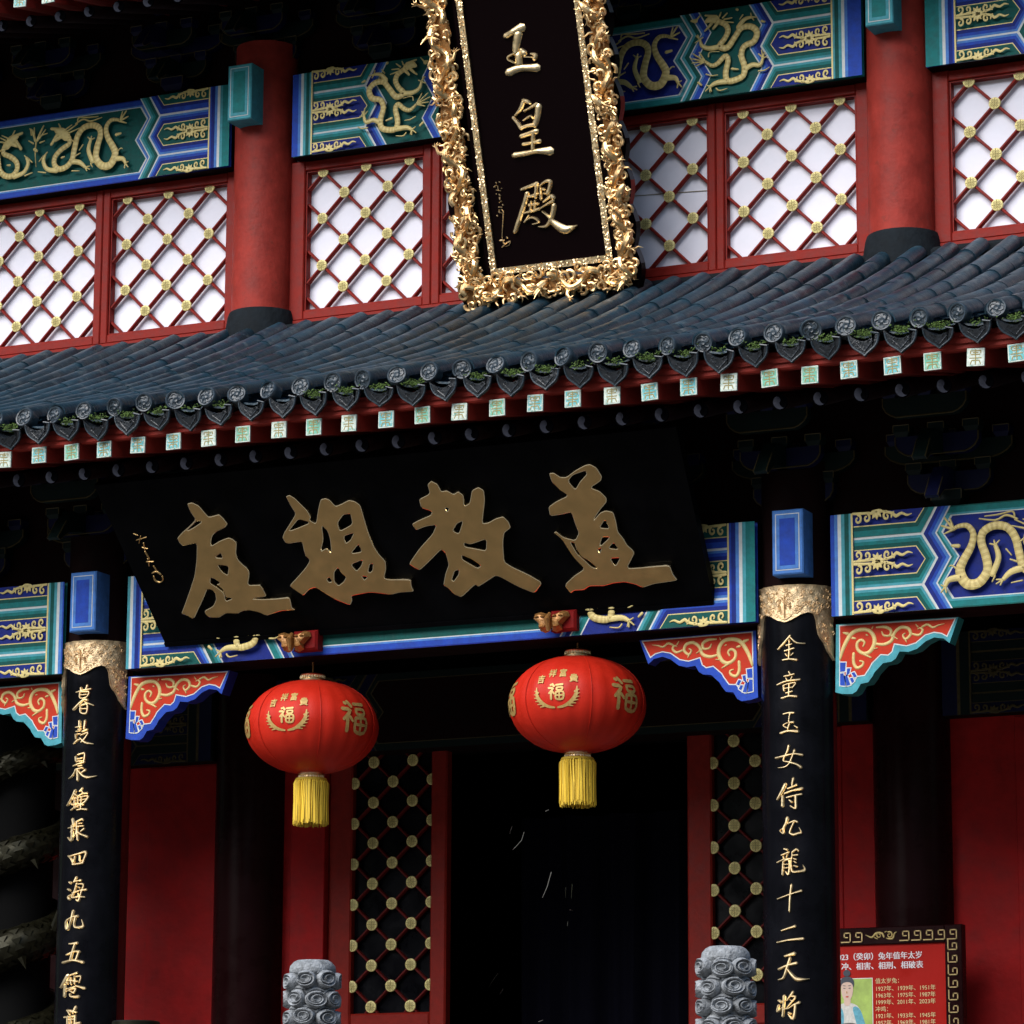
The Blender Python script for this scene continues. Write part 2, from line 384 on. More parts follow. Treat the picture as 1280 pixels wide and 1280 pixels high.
D2 = """330,150,30 385,170,32 405,210,32 385,260,32 350,310,34 400,320,36 450,250,34 490,195,34 550,185,36 590,220,36 570,280,36 510,310,34 490,370,34 510,440,36 500,500,36 440,530,36 400,530,34 390,480,34 405,400,32 385,375,30 340,420,28 300,435,24 260,410,16
330,140,46 290,140,40 265,155,20;300,165,18 275,195,12 255,215,6;340,160,20 310,200,12;330,120,14 260,115,8
380,140,8 430,130,4;370,130,8 400,100,4;350,120,8 360,95,4;385,155,7 440,160,4
360,310,30 290,325,26 240,310,20 225,270,12;225,270,7 200,245,4;225,270,7 195,290,4;225,270,7 210,240,4;225,270,7 245,255,4
260,410,8 180,360,5;260,410,8 165,390,5;260,410,8 200,440,5;260,410,8 220,350,5;260,410,8 175,420,4
400,535,30 330,545,26 290,570,16;290,570,7 260,600,5;290,570,7 290,605,5;290,570,7 265,560,5;290,570,7 300,600,4
510,460,30 560,430,26 610,430,22 628,385,14;628,385,7 600,360,5;628,385,7 620,335,5;628,385,7 655,380,5;628,385,7 640,350,4
470,190,28 510,140,22 555,125,14;555,125,7 590,125,4;555,125,7 570,145,4;555,125,7 550,100,4
600,470,7 640,465,6 670,445,3;330,580,7 350,595,6 400,582,3;265,490,6 300,500,6 340,495,3;280,380,5 290,350,4 350,345,3;200,150,26 170,150,10;200,150,10 230,110,4;460,75,14;620,150,14 640,155,8;430,455,14 470,460,8;215,545,14 235,560,10;500,110,6 480,140,4;480,390,6 470,370,3"""
def dragon_uv(txt, zm, wsc):
    st = []
    for line in txt.strip().split('\n'):
        for P in S2(line, 10):
            st.append([(zm(x, y).x, zm(x, y).z, w_*wsc) for x, y, w_ in P])
    return st
Z1m = zmap(0, 100, 4.2667, 2.0); Z2m = zmap(840, 0, 5.12, 2.0)
DR1 = dragon_uv(D1, Z1m, .0056/4.2667*1.05); FL1 = dragon_uv(D1F, Z1m, .0056/4.2667); DR2 = dragon_uv(D2, Z2m, .0052/5.12*1.05)
def centred(st, cx, cz): return [[(x-cx, z-cz, w_) for x, z, w_ in P] for P in st]
c1 = Z1m(470, 360); DR1 = centred(DR1, c1.x, c1.z); FL1 = centred(FL1, c1.x, c1.z)
c2 = Z2m(410, 340); DR2 = centred(DR2, c2.x, c2.z)
pearl_dx = Z1m(210, 350).x - c1.x

SCH['D'] = dict(main=('shade_green', 'shade_green', 'shade_green'), cart='shade_blue', chev=('shade_blue',)*3, bord=('shade_green',)*3, bands=['shade_blue', 'shade_blue', 'shade_gold', 'shade_green', 'shade_green', 'shade_green'], fang='soffit_shade', box='shade_green', chev2=('shade_green',)*3)  # lintel scheme in paints darkened to hold the porch shade
def beam(x0, x1, yf, z0, z1, sch, ends, box=False, dragons=(), depth=.34):
    """x0..x1 painted front; ends: list of (zhaotou start X, direction)"""
    P = SCH[sch]; H = z1-z0; b = MB(); lay = [0]; LN, GP = ('shade_gold', 'shade_gold') if sch == 'D' else ('paint_white', 'gold_paint')
    b.box(x0, x1, yf, yf+depth, z0, z1, 'soffit_shade')  # body near black, so the underside carries shade in its colour
    def sheet(poly, m):
        lay[0] += 1; y = yf - .0007*lay[0]
        b.poly([(x, y, z0+v*H) for x, v in poly], m)
    sheet([(x0, 0), (x1, 0), (x1, 1), (x0, 1)], P['bord'][0])
    off = .54 if box else 0
    # centre field with border
    def field(inset, m):
        A = [(.625, .90), (.565, .745), (.665, .5), (.565, .255), (.625, .10)]
        L_ = []
        if ends[0]: L_ += [(ends[0][0]+off+a+inset, .5+(v-.5)*(1-inset*2.2)) for a, v in A]
        else: L_ += [(x0, .5+.4*(1-inset*2.2)), (x0, .5-.4*(1-inset*2.2))]
        if ends[1]: L_ += [(ends[1][0]-off-a-inset, .5+(v-.5)*(1-inset*2.2)) for a, v in A[::-1]]
        else: L_ += [(x1, .5-.4*(1-inset*2.2)), (x1, .5+.4*(1-inset*2.2))]
        sheet(L_, m)
    sheet([(x0, .012), (x1, .012), (x1, .988), (x0, .988)], P['bord'][1])
    field(-.034, P['bord'][2]); field(-.012, LN); field(0, P['fang'] if not box else ('blue_dk' if sch == 'A' else 'teal_dk'))
    for e in ends:
        if not e: continue
        xs, d = e
        def reg(o, m):
            zg = [(.52+o, 1), (.43+o, .745), (.52+o, .5), (.43+o, .255), (.52+o, 0)]
            sheet([(xs+d*-.005, 1)]+[(xs+d*a, v) for a, v in zg]+[(xs+d*-.005, 0)], m)
        if box:
            reg(.62, LN); reg(.608, P['chev2'][2]); reg(.585, P['chev2'][0]); reg(.55, LN); reg(.54, P['chev'][2]); reg(.52, P['chev'][1]); reg(.478, LN); reg(.468, P['box'])
        reg(.095, LN); reg(.084, P['chev'][2]); reg(.062, P['chev'][1]); reg(.04, P['chev'][0]); reg(.012, LN); reg(0, LN)
        def hexa(vc, h, m):
            k = (h-.13)/(.245-.13); s_ = .395+(.43-.395)*k; t_ = .45+(.52-.45)*k
            A = [(0, vc-h), (s_, vc-h), (t_, vc), (s_, vc+h), (0, vc+h)]
            if vc > .9: A = [(0, 1), (0, vc-h), (s_, vc-h), (t_, 1)]
            if vc < .1: A = [(0, 0), (t_, 0), (s_, vc+h), (0, vc+h)]
            sheet([(xs+d*a, v) for a, v in A], m)
        for vc in (.5, 1, 0):
            hexa(vc, .238, P['main'][2] if vc != 1 else P['main'][1]); hexa(vc, .212, P['main'][1]); hexa(vc, .178, P['main'][0]); hexa(vc, .137, GP); hexa(vc, .127, P['cart'])
        # vertical bands beside the column
        bw = [.030, .022, .022, .022, .028, .022]; a = -.15
        ed = (x0 if d > 0 else x1)
        sheet([(ed, 0), (ed, 1), (xs, 1), (xs, 0)], P['bands'][0])
        a = -.12
        for w_, m in zip(bw[1:], P['bands'][1:]):
            sheet([(xs+d*a, 0), (xs+d*a, 1), (xs+d*(a+w_), 1), (xs+d*(a+w_), 0)], m); a += w_
        sheet([(xs-d*.012, 0), (xs-d*.012, 1), (xs, 1), (xs, 0)], GP)
    o = sub(hall, b, 'painted_beam')
    # flower scrolls and dragons in raised gold
    yt = yf-.0007*(lay[0]+1)
    for e in ends:
        if not e: continue
        xs, d = e
        for vc, half in ((.5, 0), (1, -1), (0, 1)):
            mb = MB()
            for P_ in lotus(half):
                stroke(mb, [(q_[0], q_[1], q_[2]*1.55) for q_ in P_], lambda x, y, h: (xs+d*(x+.008), yt-h, z0+vc*H+y*1.25*H/.62), .002, GP, 3)
            sub(o, mb, 'flower_scroll')
    for kind, cx, mir in dragons:
        mb = MB()
        fn = lambda x, y, h: (cx+mir*x, yt-h, (z0+z1)/2-.005+y)
        for i, P_ in enumerate(DR1 if kind == 1 else DR2 if kind == 2 else FL1):
            stroke(mb, [(q_[0], q_[1], q_[2]*(1.2 if i == 0 else 1.15)+(.004 if i else 0)) for q_ in P_], fn, .006, 'gold_paint', 5, m2='gold_paint_dk' if i == 0 else None)
        sub(o, mb, 'dragon_motif' if kind < 3 else 'pearl_motif')
    return o
ZS = 2.07
UY, UZ0, UZ1 = 2.0, 9.478, 10.115
beam(-2.20, 2.28, UY, UZ0, UZ1, 'A', [(-2.03, 1), (2.06, -1)], True, [(2, -1.33, -1), (2, 1.3, 1), (1, .55, 1), (1, -.45, -1)])
XL = c1.x
beam(-6.77, -2.73, UY, UZ0, UZ1, 'B', [(-6.56, 1), (-2.91, -1)], False, [(1, XL, 1), (1, XL+2*pearl_dx, -1), (3, XL, 1)])
beam(2.73, 6.77, UY, UZ0, UZ1, 'B', [(2.95, 1), (6.56, -1)], False, [(1, 5.45, 1), (1, 4.2, -1)])
LY, LZ0, LZ1 = -.17, 5.312, 5.935
beam(-2.18, 2.30, LY, LZ0, LZ1, 'B', [(-2.06, 1), (2.12, -1)], True, [(2, -1.30, 1), (2, 1.32, -1)])
c3 = zmap(1040, 630, 5.333, LY)
xr = c3(1180, 350).x
beam(2.78, 6.75, LY, LZ0, LZ1, 'A', [(2.925, 1), (6.56, -1)], False, [(1, xr-.02, -1), (1, xr+1.25, 1)])
beam(-6.75, -2.67, LY, LZ0, LZ1, 'A', [(-6.56, 1), (-2.80, -1)], False, [(1, -4.1, 1), (1, -5.3, -1)])
# inner lintels over the doors
for x0, x1 in ((-6.74, -2.76), (-2.24, 2.24), (2.76, 6.74)):
    beam(x0, x1, 1.98, 5.0, 5.55, 'D', [(x0+.2, 1), (x1-.2, -1)], False, [])

# ---- beam ends
def beam_end(x, y0, y1, z0, z1, w_, a, bb, cc):
    b = MB(); b.bbox(x-w_/2, x+w_/2, y0, y1, z0, z1, cc, .008)
    b.bbox(x-w_/2+.022, x+w_/2-.022, y0-.0025, y0+.01, z0+.025, z1-.025, 'paint_white', .001)
    b.bbox(x-w_/2+.028, x+w_/2-.028, y0-.005, y0+.01, z0+.031, z1-.031, bb, .001)
    b.bbox(x-w_/2+.05, x+w_/2-.05, y0-.0065, y0+.01, z0+.055, z1-.055, a, .001)
    sub(hall, b, 'beam_end')
for x in CX:
    beam_end(x-.01, 1.72, 2.05, 9.735, 10.165, .20, 'teal', 'teal_lt', 'teal_lt')
    beam_end(x+.055, -.33, -.1, 5.565, 5.965, .20, 'blue', 'blue_lt', 'blue_lt')

# ---- corner brackets under the lower beams
QZ = zmap(1040, 765, 7.53, -.06)
Qo = [(QZ(x, y).x-2.752, QZ(x, y).z-5.312) for x, y in pts("38,112 1190,40 1105,285 1050,242 960,232 880,270 800,340 720,368 635,365 600,430 560,460 480,475 400,560 380,600 340,655 270,670 230,740 190,765 100,765 32,750")]
Qi = [(QZ(x, y).x-2.752, QZ(x, y).z-5.312) for x, y in pts("66,118 1170,48 1085,230 1030,200 960,190 880,215 790,290 700,318 590,300 570,370 530,405 460,400 380,480 360,520 310,595 240,605 200,670 160,700 70,695")]
def shrink(P, k):
    cx = sum(p[0] for p in P)/len(P); cz = sum(p[1] for p in P)/len(P); out = []
    n = len(P)
    A = sum(P[i][0]*P[(i+1) % n][1]-P[(i+1) % n][0]*P[i][1] for i in range(n)); sg = 1 if A > 0 else -1
    for i in range(n):
        a, p, c = P[i-1], P[i], P[(i+1) % n]
        e1 = Vector((p[0]-a[0], p[1]-a[1])).normalized(); e2 = Vector((c[0]-p[0], c[1]-p[1])).normalized()
        n1 = Vector((-e1.y, e1.x))*sg; n2 = Vector((-e2.y, e2.x))*sg
        nn = (n1+n2); nn = nn/max(.5, nn.length_squared/2) if nn.length > 1e-6 else n1
        out.append((p[0]+nn.x*k, p[1]+nn.y*k))
    return out
QS = """78,440,20 110,330,34 175,210,36 250,165,34 340,165,32 390,215,34 400,290,36 360,365,34 300,385,30 245,350,28 238,290,26 275,258,24 308,280,20 295,318,16
205,385,26 205,470,28 235,520,28 285,500,24 295,465,18 262,455,14
420,295,22 490,300,28 560,265,30 590,190,28 650,140,28 720,150,28 740,205,26 695,250,22 668,215,16 690,195,12
420,140,14 500,135,26 555,165,26 545,215,22 490,215,18 470,180,12
755,200,18 820,212,22 855,170,22 835,145,16 810,155,10
850,135,18 900,112,20 950,140,18 1000,120,14 1060,105,6
110,190,16 150,200,30;790,110,8 810,135,14;400,340,14 430,335,10;300,390,22 370,425,14;560,215,20 620,250,8;690,250,18 705,280,8;380,150,14 388,130,6;195,240,24 222,245,16;325,210,16 340,215,8"""
QSt = []
for line in QS.split('\n'):
    for P in S2(line, 20): QSt.append([(QZ(x, y).x-2.752, QZ(x, y).z-5.312, w_*.0054/7.53) for x, y, w_ in P])
QB = ["78,470 132,470 125,552 78,558", "145,525 175,525 165,575 138,590", "185,570 212,560 235,600 212,612", "78,575 110,570 128,690 78,685", "122,600 145,592 175,680 140,690", "170,620 195,612 212,645 190,665"]
def queti(x, d, edge, side):
    b = MB(); fn = lambda u, v, h: (x+d*u, -.06-h, 5.308+v)
    b.prism(Qo, fn, -.11, 0, edge, side)
    for k, (P, m) in enumerate(((Qi, 'paint_white'), (shrink(Qi, .007), 'orange_red'))): b.poly([fn(u, v, .0012*(k+1)) for u, v in P], m)
    for q in QB:
        P = [(QZ(a, c).x-2.752, QZ(a, c).z-5.312) for a, c in pts(q)]
        b.poly([fn(u, v, .0036) for u, v in shrink(P, -.006)], 'paint_white'); b.poly([fn(u, v, .0048) for u, v in P], 'blue')
    o = sub(hall, b, 'corner_bracket')
    s = MB()
    for P in QSt: stroke(s, P, lambda u, v, h: fn(u, v, .0026+h), .006, 'queti_gold', 4)
    sub(o, s, 'gilt_scroll', True)
for x, d in ((2.752, 1), (-2.248, 1)): queti(x, d, 'teal_lt' if x > 0 else 'blue', 'teal' if x > 0 else 'blue_dk')
for x, d in ((2.248, -1), (-2.752, -1)): queti(x, d, 'blue' if x > 0 else 'teal_lt', 'blue_dk' if x > 0 else 'teal')

# ---- upper windows
def boss_mesh():
    b = MB(); b.lathe([(.0, -.004), (.034, -.0035), (.041, -.001), (.043, .004), (.043, .009)], (0, 0, 0), 'brass_boss', 20, 'y')
    for q in range(4):     # woven strips, a different way in each quarter
        a0 = q*pi/2
        for k in (-1, 0, 1):
            m_ = a0+pi/4; dirx = (cos(m_+(pi/2 if q % 2 else 0)), sin(m_+(pi/2 if q % 2 else 0))); cx, cz = .021*cos(m_), .021*sin(m_); o_ = k*.0085
            hl = .013-abs(k)*.004; nx = (-dirx[1], dirx[0])
            P = [(cx+nx[0]*o_+dirx[0]*t_, -.0038, cz+nx[1]*o_+dirx[1]*t_) for t_ in (-hl, hl)]
            b.tube(P, .0021, 'boss_line', 5)
    for a0 in (0, pi/2): b.tube([(-.036*cos(a0), -.004, -.036*sin(a0)), (.036*cos(a0), -.004, .036*sin(a0))], .0024, 'boss_line', 5)
    return b
BOSS = boss_mesh().build('lattice_boss', None, True)
boss_data = BOSS.data; bpy.data.objects.remove(BOSS)
def clipline(x0, x1, z0, z1, px, pz, dx, dz):
    t0, t1 = -9, 9
    for p, d, lo, hi in ((px, dx, x0, x1), (pz, dz, z0, z1)):
        a, c = (lo-p)/d, (hi-p)/d
        if a > c: a, c = c, a
        t0 = max(t0, a); t1 = min(t1, c)
    return (t0, t1) if t1-t0 > .02 else None
def lattice(parent, x0, x1, z0, z1, ux, uz, sp, y, m, bw=.014, bossed=True, asp=1.0, sc=1.0):
    b = MB(); spz = sp*asp; l = sqrt(sp*sp+spz*spz)
    for s in (1, -1):
        for k in range(-40, 40):
            c = clipline(x0, x1, z0, z1, ux+k*sp, uz, sp/l, s*spz/l)
            if not c: continue
            n = Vector((-s*spz/l, 0, sp/l)); d = Vector((sp/l, 0, s*spz/l)); yy = y+(.0 if s > 0 else .006)
            p = Vector((ux+k*sp, 0, uz))
            A = [p+d*c[0]+n*bw, p+d*c[1]+n*bw, p+d*c[1]-n*bw, p+d*c[0]-n*bw]
            vs = [(q.x, yy, q.z) for q in A]+[(q.x, yy+.03, q.z) for q in A]+[(q.x, yy-.008, q.z) for q in [p+d*c[0]+n*bw*.45, p+d*c[1]+n*bw*.45, p+d*c[1]-n*bw*.45, p+d*c[0]-n*bw*.45]]
            b.add(vs, [(8, 9, 10, 11), (0, 1, 9, 8), (2, 3, 11, 10), (0, 4, 5, 1), (2, 6, 7, 3), (4, 7, 6, 5)], m)
    sub(parent, b, 'lattice')
    if bossed:
        base = Vector((0, 0, 0)); q = parent
        while q: base += q.location; q = q.parent
        for i in range(-30, 30):
            for j in range(-30, 30):
                if (i+j) % 2: continue
                x, z = ux+i*sp/2, uz+j*spz/2
                if x0-.012 <= x <= x1+.012 and z0-.012 <= z <= z1+.012:
                    o = link('lattice_boss', boss_data, parent, None, Vector((x, y-.01, z))-base)
                    o.scale = (sc, 1, sc); o.rotation_euler = (0, random.uniform(-.15, .15), 0)
def window(x0, x1, ox0, ox1):
    """x0..x1 opening; ox0..ox1 outer frame"""
    z0, z1 = 8.335, 9.39
    t_ = bpy.data.objects.new('window', None); COL.objects.link(t_); t_.parent = hall; t_.location = ((x0+x1)/2, 2.12, z0-FL)
    b = MB(); Y = 2.10
    b.bbox(ox0, x0-.012, Y, Y+.12, 8.255, 9.478, 'red_frame', .008); b.bbox(x1+.012, ox1, Y, Y+.12, 8.255, 9.478, 'red_frame', .008)
    b.bbox(x0-.012, x1+.012, Y+.003, Y+.12, z1+.012, 9.474, 'red_frame', .006); b.bbox(x0-.012, x1+.012, Y+.003, Y+.12, 8.259, z0-.012, 'red_frame', .006)
    for (a, c, d, e) in ((x0-.0115, x0, z0-.0115, z1+.0115), (x1, x1+.0115, z0-.0115, z1+.0115)): b.box(a, c, Y+.02, Y+.11, d, e, 'red_frame')
    b.box(x0, x1, Y+.0205, Y+.1095, z1, z1+.0113, 'red_frame'); b.box(x0, x1, Y+.0205, Y+.1095, z0-.0113, z0, 'red_frame')
    sub(t_, b, 'window_frame')
    b = MB(); b.box(x0-.01, x1+.01, Y+.085, Y+.095, z0-.01, z1+.01, 'paper_white'); sub(t_, b, 'paper_pane')
    lattice(t_, x0, x1, z0, z1, x0+.125, z1-.005, .36, Y+.035, 'red_frame', .0105)
for base, xs in ((0, (-2.14, -1.02, .10, 1.205)), (1, ()), (2, ())):
    xs = sorted(xs); wd = .958 if base == 0 else 1.0 if base == 1 else .98
    if base == 1: xs = [-6.13, -4.98, -3.83]
    if base == 2: xs = [2.86, 4.01, 5.16]
    lim = {0: (-2.30, 2.31), 1: (-6.8, -2.72), 2: (2.72, 6.8)}[base]
    for i, x in enumerate(xs):
        a = lim[0] if i == 0 else (xs[i-1]+wd+x)/2+.0015
        c = lim[1] if i == len(xs)-1 else (x+wd+xs[i+1])/2-.0015
        window(x, x+wd, a, c)

# ---- brackets between beam and eave
def bracket_set(x, y, z, blue=True):
    A, B_ = ('shade_blue', 'shade_green') if blue else ('shade_green', 'shade_blue')
    t_ = bpy.data.objects.new('bracket_set', None); COL.objects.link(t_); t_.parent = hall; t_.location = (x, y, z-FL)
    def blk(b, cx, cy, cz, w_, h, m):
        b.add([(cx+sx*w_*k, cy+sy*w_*k, cz+zz) for zz, k in ((0, .36), (h*.4, .5), (h, .5)) for sx, sy in ((-1, -1), (1, -1), (1, 1), (-1, 1))],
              [(0, 1, 2, 3), (8, 11, 10, 9)]+[(i+4*r, (i+1) % 4+4*r, (i+1) % 4+4*r+4, i+4*r+4) for r in range(2) for i in range(4)], m)
        for sx in (-1, 1): b.tube([(cx+sx*w_*.5, cy-w_*.505, cz+h*.4), (cx+sx*w_*.5, cy-w_*.505, cz+h)], .004, 'shade_gold', 4)
        b.tube([(cx-w_*.5, cy-w_*.505, cz+h), (cx+w_*.5, cy-w_*.505, cz+h)], .004, 'shade_gold', 4)
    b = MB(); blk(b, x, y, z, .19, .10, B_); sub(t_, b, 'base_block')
    def arm(cx, cy, cz, half, m):
        b = MB(); P = [(-half, .12), (-half, .07), (-half*.92, .035), (-half*.8, .012), (-half*.68, 0), (half*.68, 0), (half*.8, .012), (half*.92, .035), (half, .07), (half, .12)]
        b.prism(P, lambda u, v, h: (cx+u, cy-h, cz+v), -.035, .035, m)
        b.tube([(cx+u, cy-.037, cz+v) for u, v in P], .005, 'shade_gold', 4)
        for s in (-1, 0, 1): blk(b, cx+s*half*.84, cy, cz+.12, .10, .07, B_ if m == A else A)
        sub(t_, b, 'bracket_arm')
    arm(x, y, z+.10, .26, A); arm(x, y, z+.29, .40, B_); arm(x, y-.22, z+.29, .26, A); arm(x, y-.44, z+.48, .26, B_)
    for k in range(1 if abs(abs(x)-2.5) < .1 else 0, 2):
        b = MB(); yy = y-.22*(k+1); zz = z+.10+.19*k
        P = [(y+.2, zz), (yy+.12, zz), (yy-.02, zz-.03), (yy-.13, zz-.10), (yy-.16, zz-.09), (yy-.06, zz+.04), (yy+.02, zz+.12), (y+.2, zz+.12)]
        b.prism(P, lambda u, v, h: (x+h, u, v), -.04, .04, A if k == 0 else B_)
        for s in (-1, 1): b.tube([(x+s*.041, u, v) for u, v in P[2:6]], .004, 'shade_gold', 4)
        sub(t_, b, 'nose_beam')
for x in (-5.9, -4.7, -3.5, -2.5, -1.5, -.5, .5, 1.5, 2.5, 3.5, 4.6, 5.8):
    bracket_set(x, -.04, 5.945, round(x*2) % 4 != 0)
for x in (-6.3, -5.3, -4.36, -3.28, -2.5, -1.5, -.5, .5, 1.5, 2.5, 3.4, 4.4, 5.4, 6.4):
    bracket_set(x, 2.12, 10.17, round(x) % 2 == 0)
b = MB(); b.box(-7, 7, .02, .1, 5.93, 7.05, 'soffit_shade'); sub(hall, b, 'bracket_board')
b = MB(); b.box(-7, 7, 2.2, 2.3, 10.1, 11.4, 'soffit_shade'); sub(hall, b, 'bracket_board')

# ---- roofs
def roofline(Y0, Z0, Y1, Z1, sag):
    def f(t_):
        return Y0+(Y1-Y0)*t_, Z0+(Z1-Z0)*t_ - sag*4*t_*(1-t_)
    return f
def rafter_mesh(m):
    b = MB(); L_ = 1.25; rise = .27; h = .052
    A = [(-h, 0, -h), (h, 0, -h), (h, 0, h), (-h, 0, h)]; B_ = [(x, L_, z+rise) for x, y, z in A]
    b.add(A+B_, [(0, 4, 5, 1), (1, 5, 6, 2), (2, 6, 7, 3), (3, 7, 4, 0), (7, 6, 5, 4)], 'red_paint')
    b.add([(x*.985, -.012, z*.985) for x, y, z in A]+A, [(0, 1, 2, 3), (0, 4, 5, 1), (1, 5, 6, 2), (2, 6, 7, 3), (3, 7, 4, 0)], 'rafter_pale')
    b.poly([(x*.86, -.0132, z*.86) for x, y, z in A], m)
    fn = lambda x, y, hh: (x, -.0135-hh, y)
    for P in S2("0,-.042 0,.042;-.03,.036 .03,.036;-.03,.036 -.03,.022;.03,.036 .03,.022;-.026,.014 .026,.014;-.034,-.006 .034,-.006;-.022,-.02 -.03,-.04;.022,-.02 .03,-.04;-.022,-.02 .022,-.02;-.014,.026 .014,.026", .0065):
        stroke(b, P, fn, .001, 'rafter_line', 1)
    return b.build('rafter').data
def round_rafter_mesh():
    b = MB(); R = .047
    b.lathe([(0, -.002), (R, -.002), (R, .01)], (0, 0, 0), 'plain_black', 28, 'y'); 
    n = 28; vs = []
    for k in range(n):
        a = 2*pi*k/n; vs += [(R*.999*cos(a), .01, R*.999*sin(a)), (R*.999*cos(a), 1.1, R*.999*sin(a)+.34)]
    b.add(vs, [(2*k, 2*((k+1) % n), 2*((k+1) % n)+1, 2*k+1) for k in range(n)], 'soffit_shade')
    # pale half of the yin-yang mark: head up, tail sweeping to lower right
    P = []
    for k in range(13): a = pi/2+pi*k/12; P.append((R*.94*cos(a), R*.94*sin(a)))
    for k in range(1, 8): a = -pi/2-pi*k/8; P.append((R*.47*cos(a)*.55, -R*.47+R*.47*sin(a)))
    for k in range(0, 8): a = -pi/2+pi*k/8; P.append((R*.47*cos(a), R*.47+R*.47*sin(a)))
    a_ = radians(38); P = [(x*.86*cos(a_)-z*sin(a_), x*.86*sin(a_)+z*cos(a_)) for x, z in P]
    b.poly([(x, -.0032, z) for x, z in P], 'taiji_white')
    return b.build('round_rafter').data
RM = [rafter_mesh(m) for m in ('rafter_teal', 'rafter_pale', 'rafter_green', 'rafter_teal')]; RR = round_rafter_mesh()
for o in [o for o in COL.objects if o.name.split('.')[0] in ('rafter', 'round_rafter')]: bpy.data.objects.remove(o)
def disc_mesh():
    b = MB(); R = .064
    b.lathe([(0, -.006), (.012, -.012), (.02, -.006), (.024, -.004), (.047, -.004), (.05, -.012), (.058, -.015), (.063, -.008), (R, .01), (R-.004, .06)], (0, 0, 0), 'tile_eave', 28, 'y')
    for k in range(5):
        a = 2*pi*k/5
        b.tube([(r_*cos(a+q), -.005, r_*sin(a+q)) for r_, q in ((.02, 0), (.03, .15), (.042, .5), (.044, .95), (.036, 1.15))], [.005, .006, .006, .005, .003], 'tile_eave', 5)
    return b.build('round_tile_end', None, True).data
def drip_mesh():
    b = MB(); n = 14; rows = []
    top = [(-.098+.196*k/n, .052-.055*(1-((k/n)*2-1)**2)) for k in range(n+1)]
    bot = chaikin(pts("-.098,.045 -.094,.0 -.075,-.035 -.04,-.06 -.012,-.078 0,-.092 .012,-.078 .04,-.06 .075,-.035 .094,.0 .098,.045"), .25)[:-1]
    P = top+[p for p in bot[::-1]]
    P2 = [p for i, p in enumerate(P)]
    fn = lambda x, z, h: (x, -h-.28*z-.02, z)
    b.prism(P2, fn, 0, .014, 'tile_dark')
    rim = [(x*.93, z*.93) for x, z in bot]
    b.tube([fn(x, z, .015) for x, z in rim], .006, 'tile_eave', 6)
    for s in (-1, 1): b.tube([fn(s*x, z, .015) for x, z in ((.0, -.06), (.03, -.03), (.05, -.01), (.035, .005), (.02, -.01))], .0045, 'tile_dark', 5)
    # trough tile behind it
    vs = []
    for k in range(n+1):
        x = -.098+.196*k/n; z = .052-.055*(1-((k/n)*2-1)**2); vs += [(x, -.02, z), (x, .3, z+.09)]
    b.add(vs, [(2*k, 2*k+2, 2*k+3, 2*k+1) for k in range(n)], 'tile_dark')
    return b.build('drip_tile', None, True).data
DM = disc_mesh(); DRM = drip_mesh()
for o in [o for o in COL.objects if o.name.split('.')[0] in ('round_tile_end', 'drip_tile')]: bpy.data.objects.remove(o)

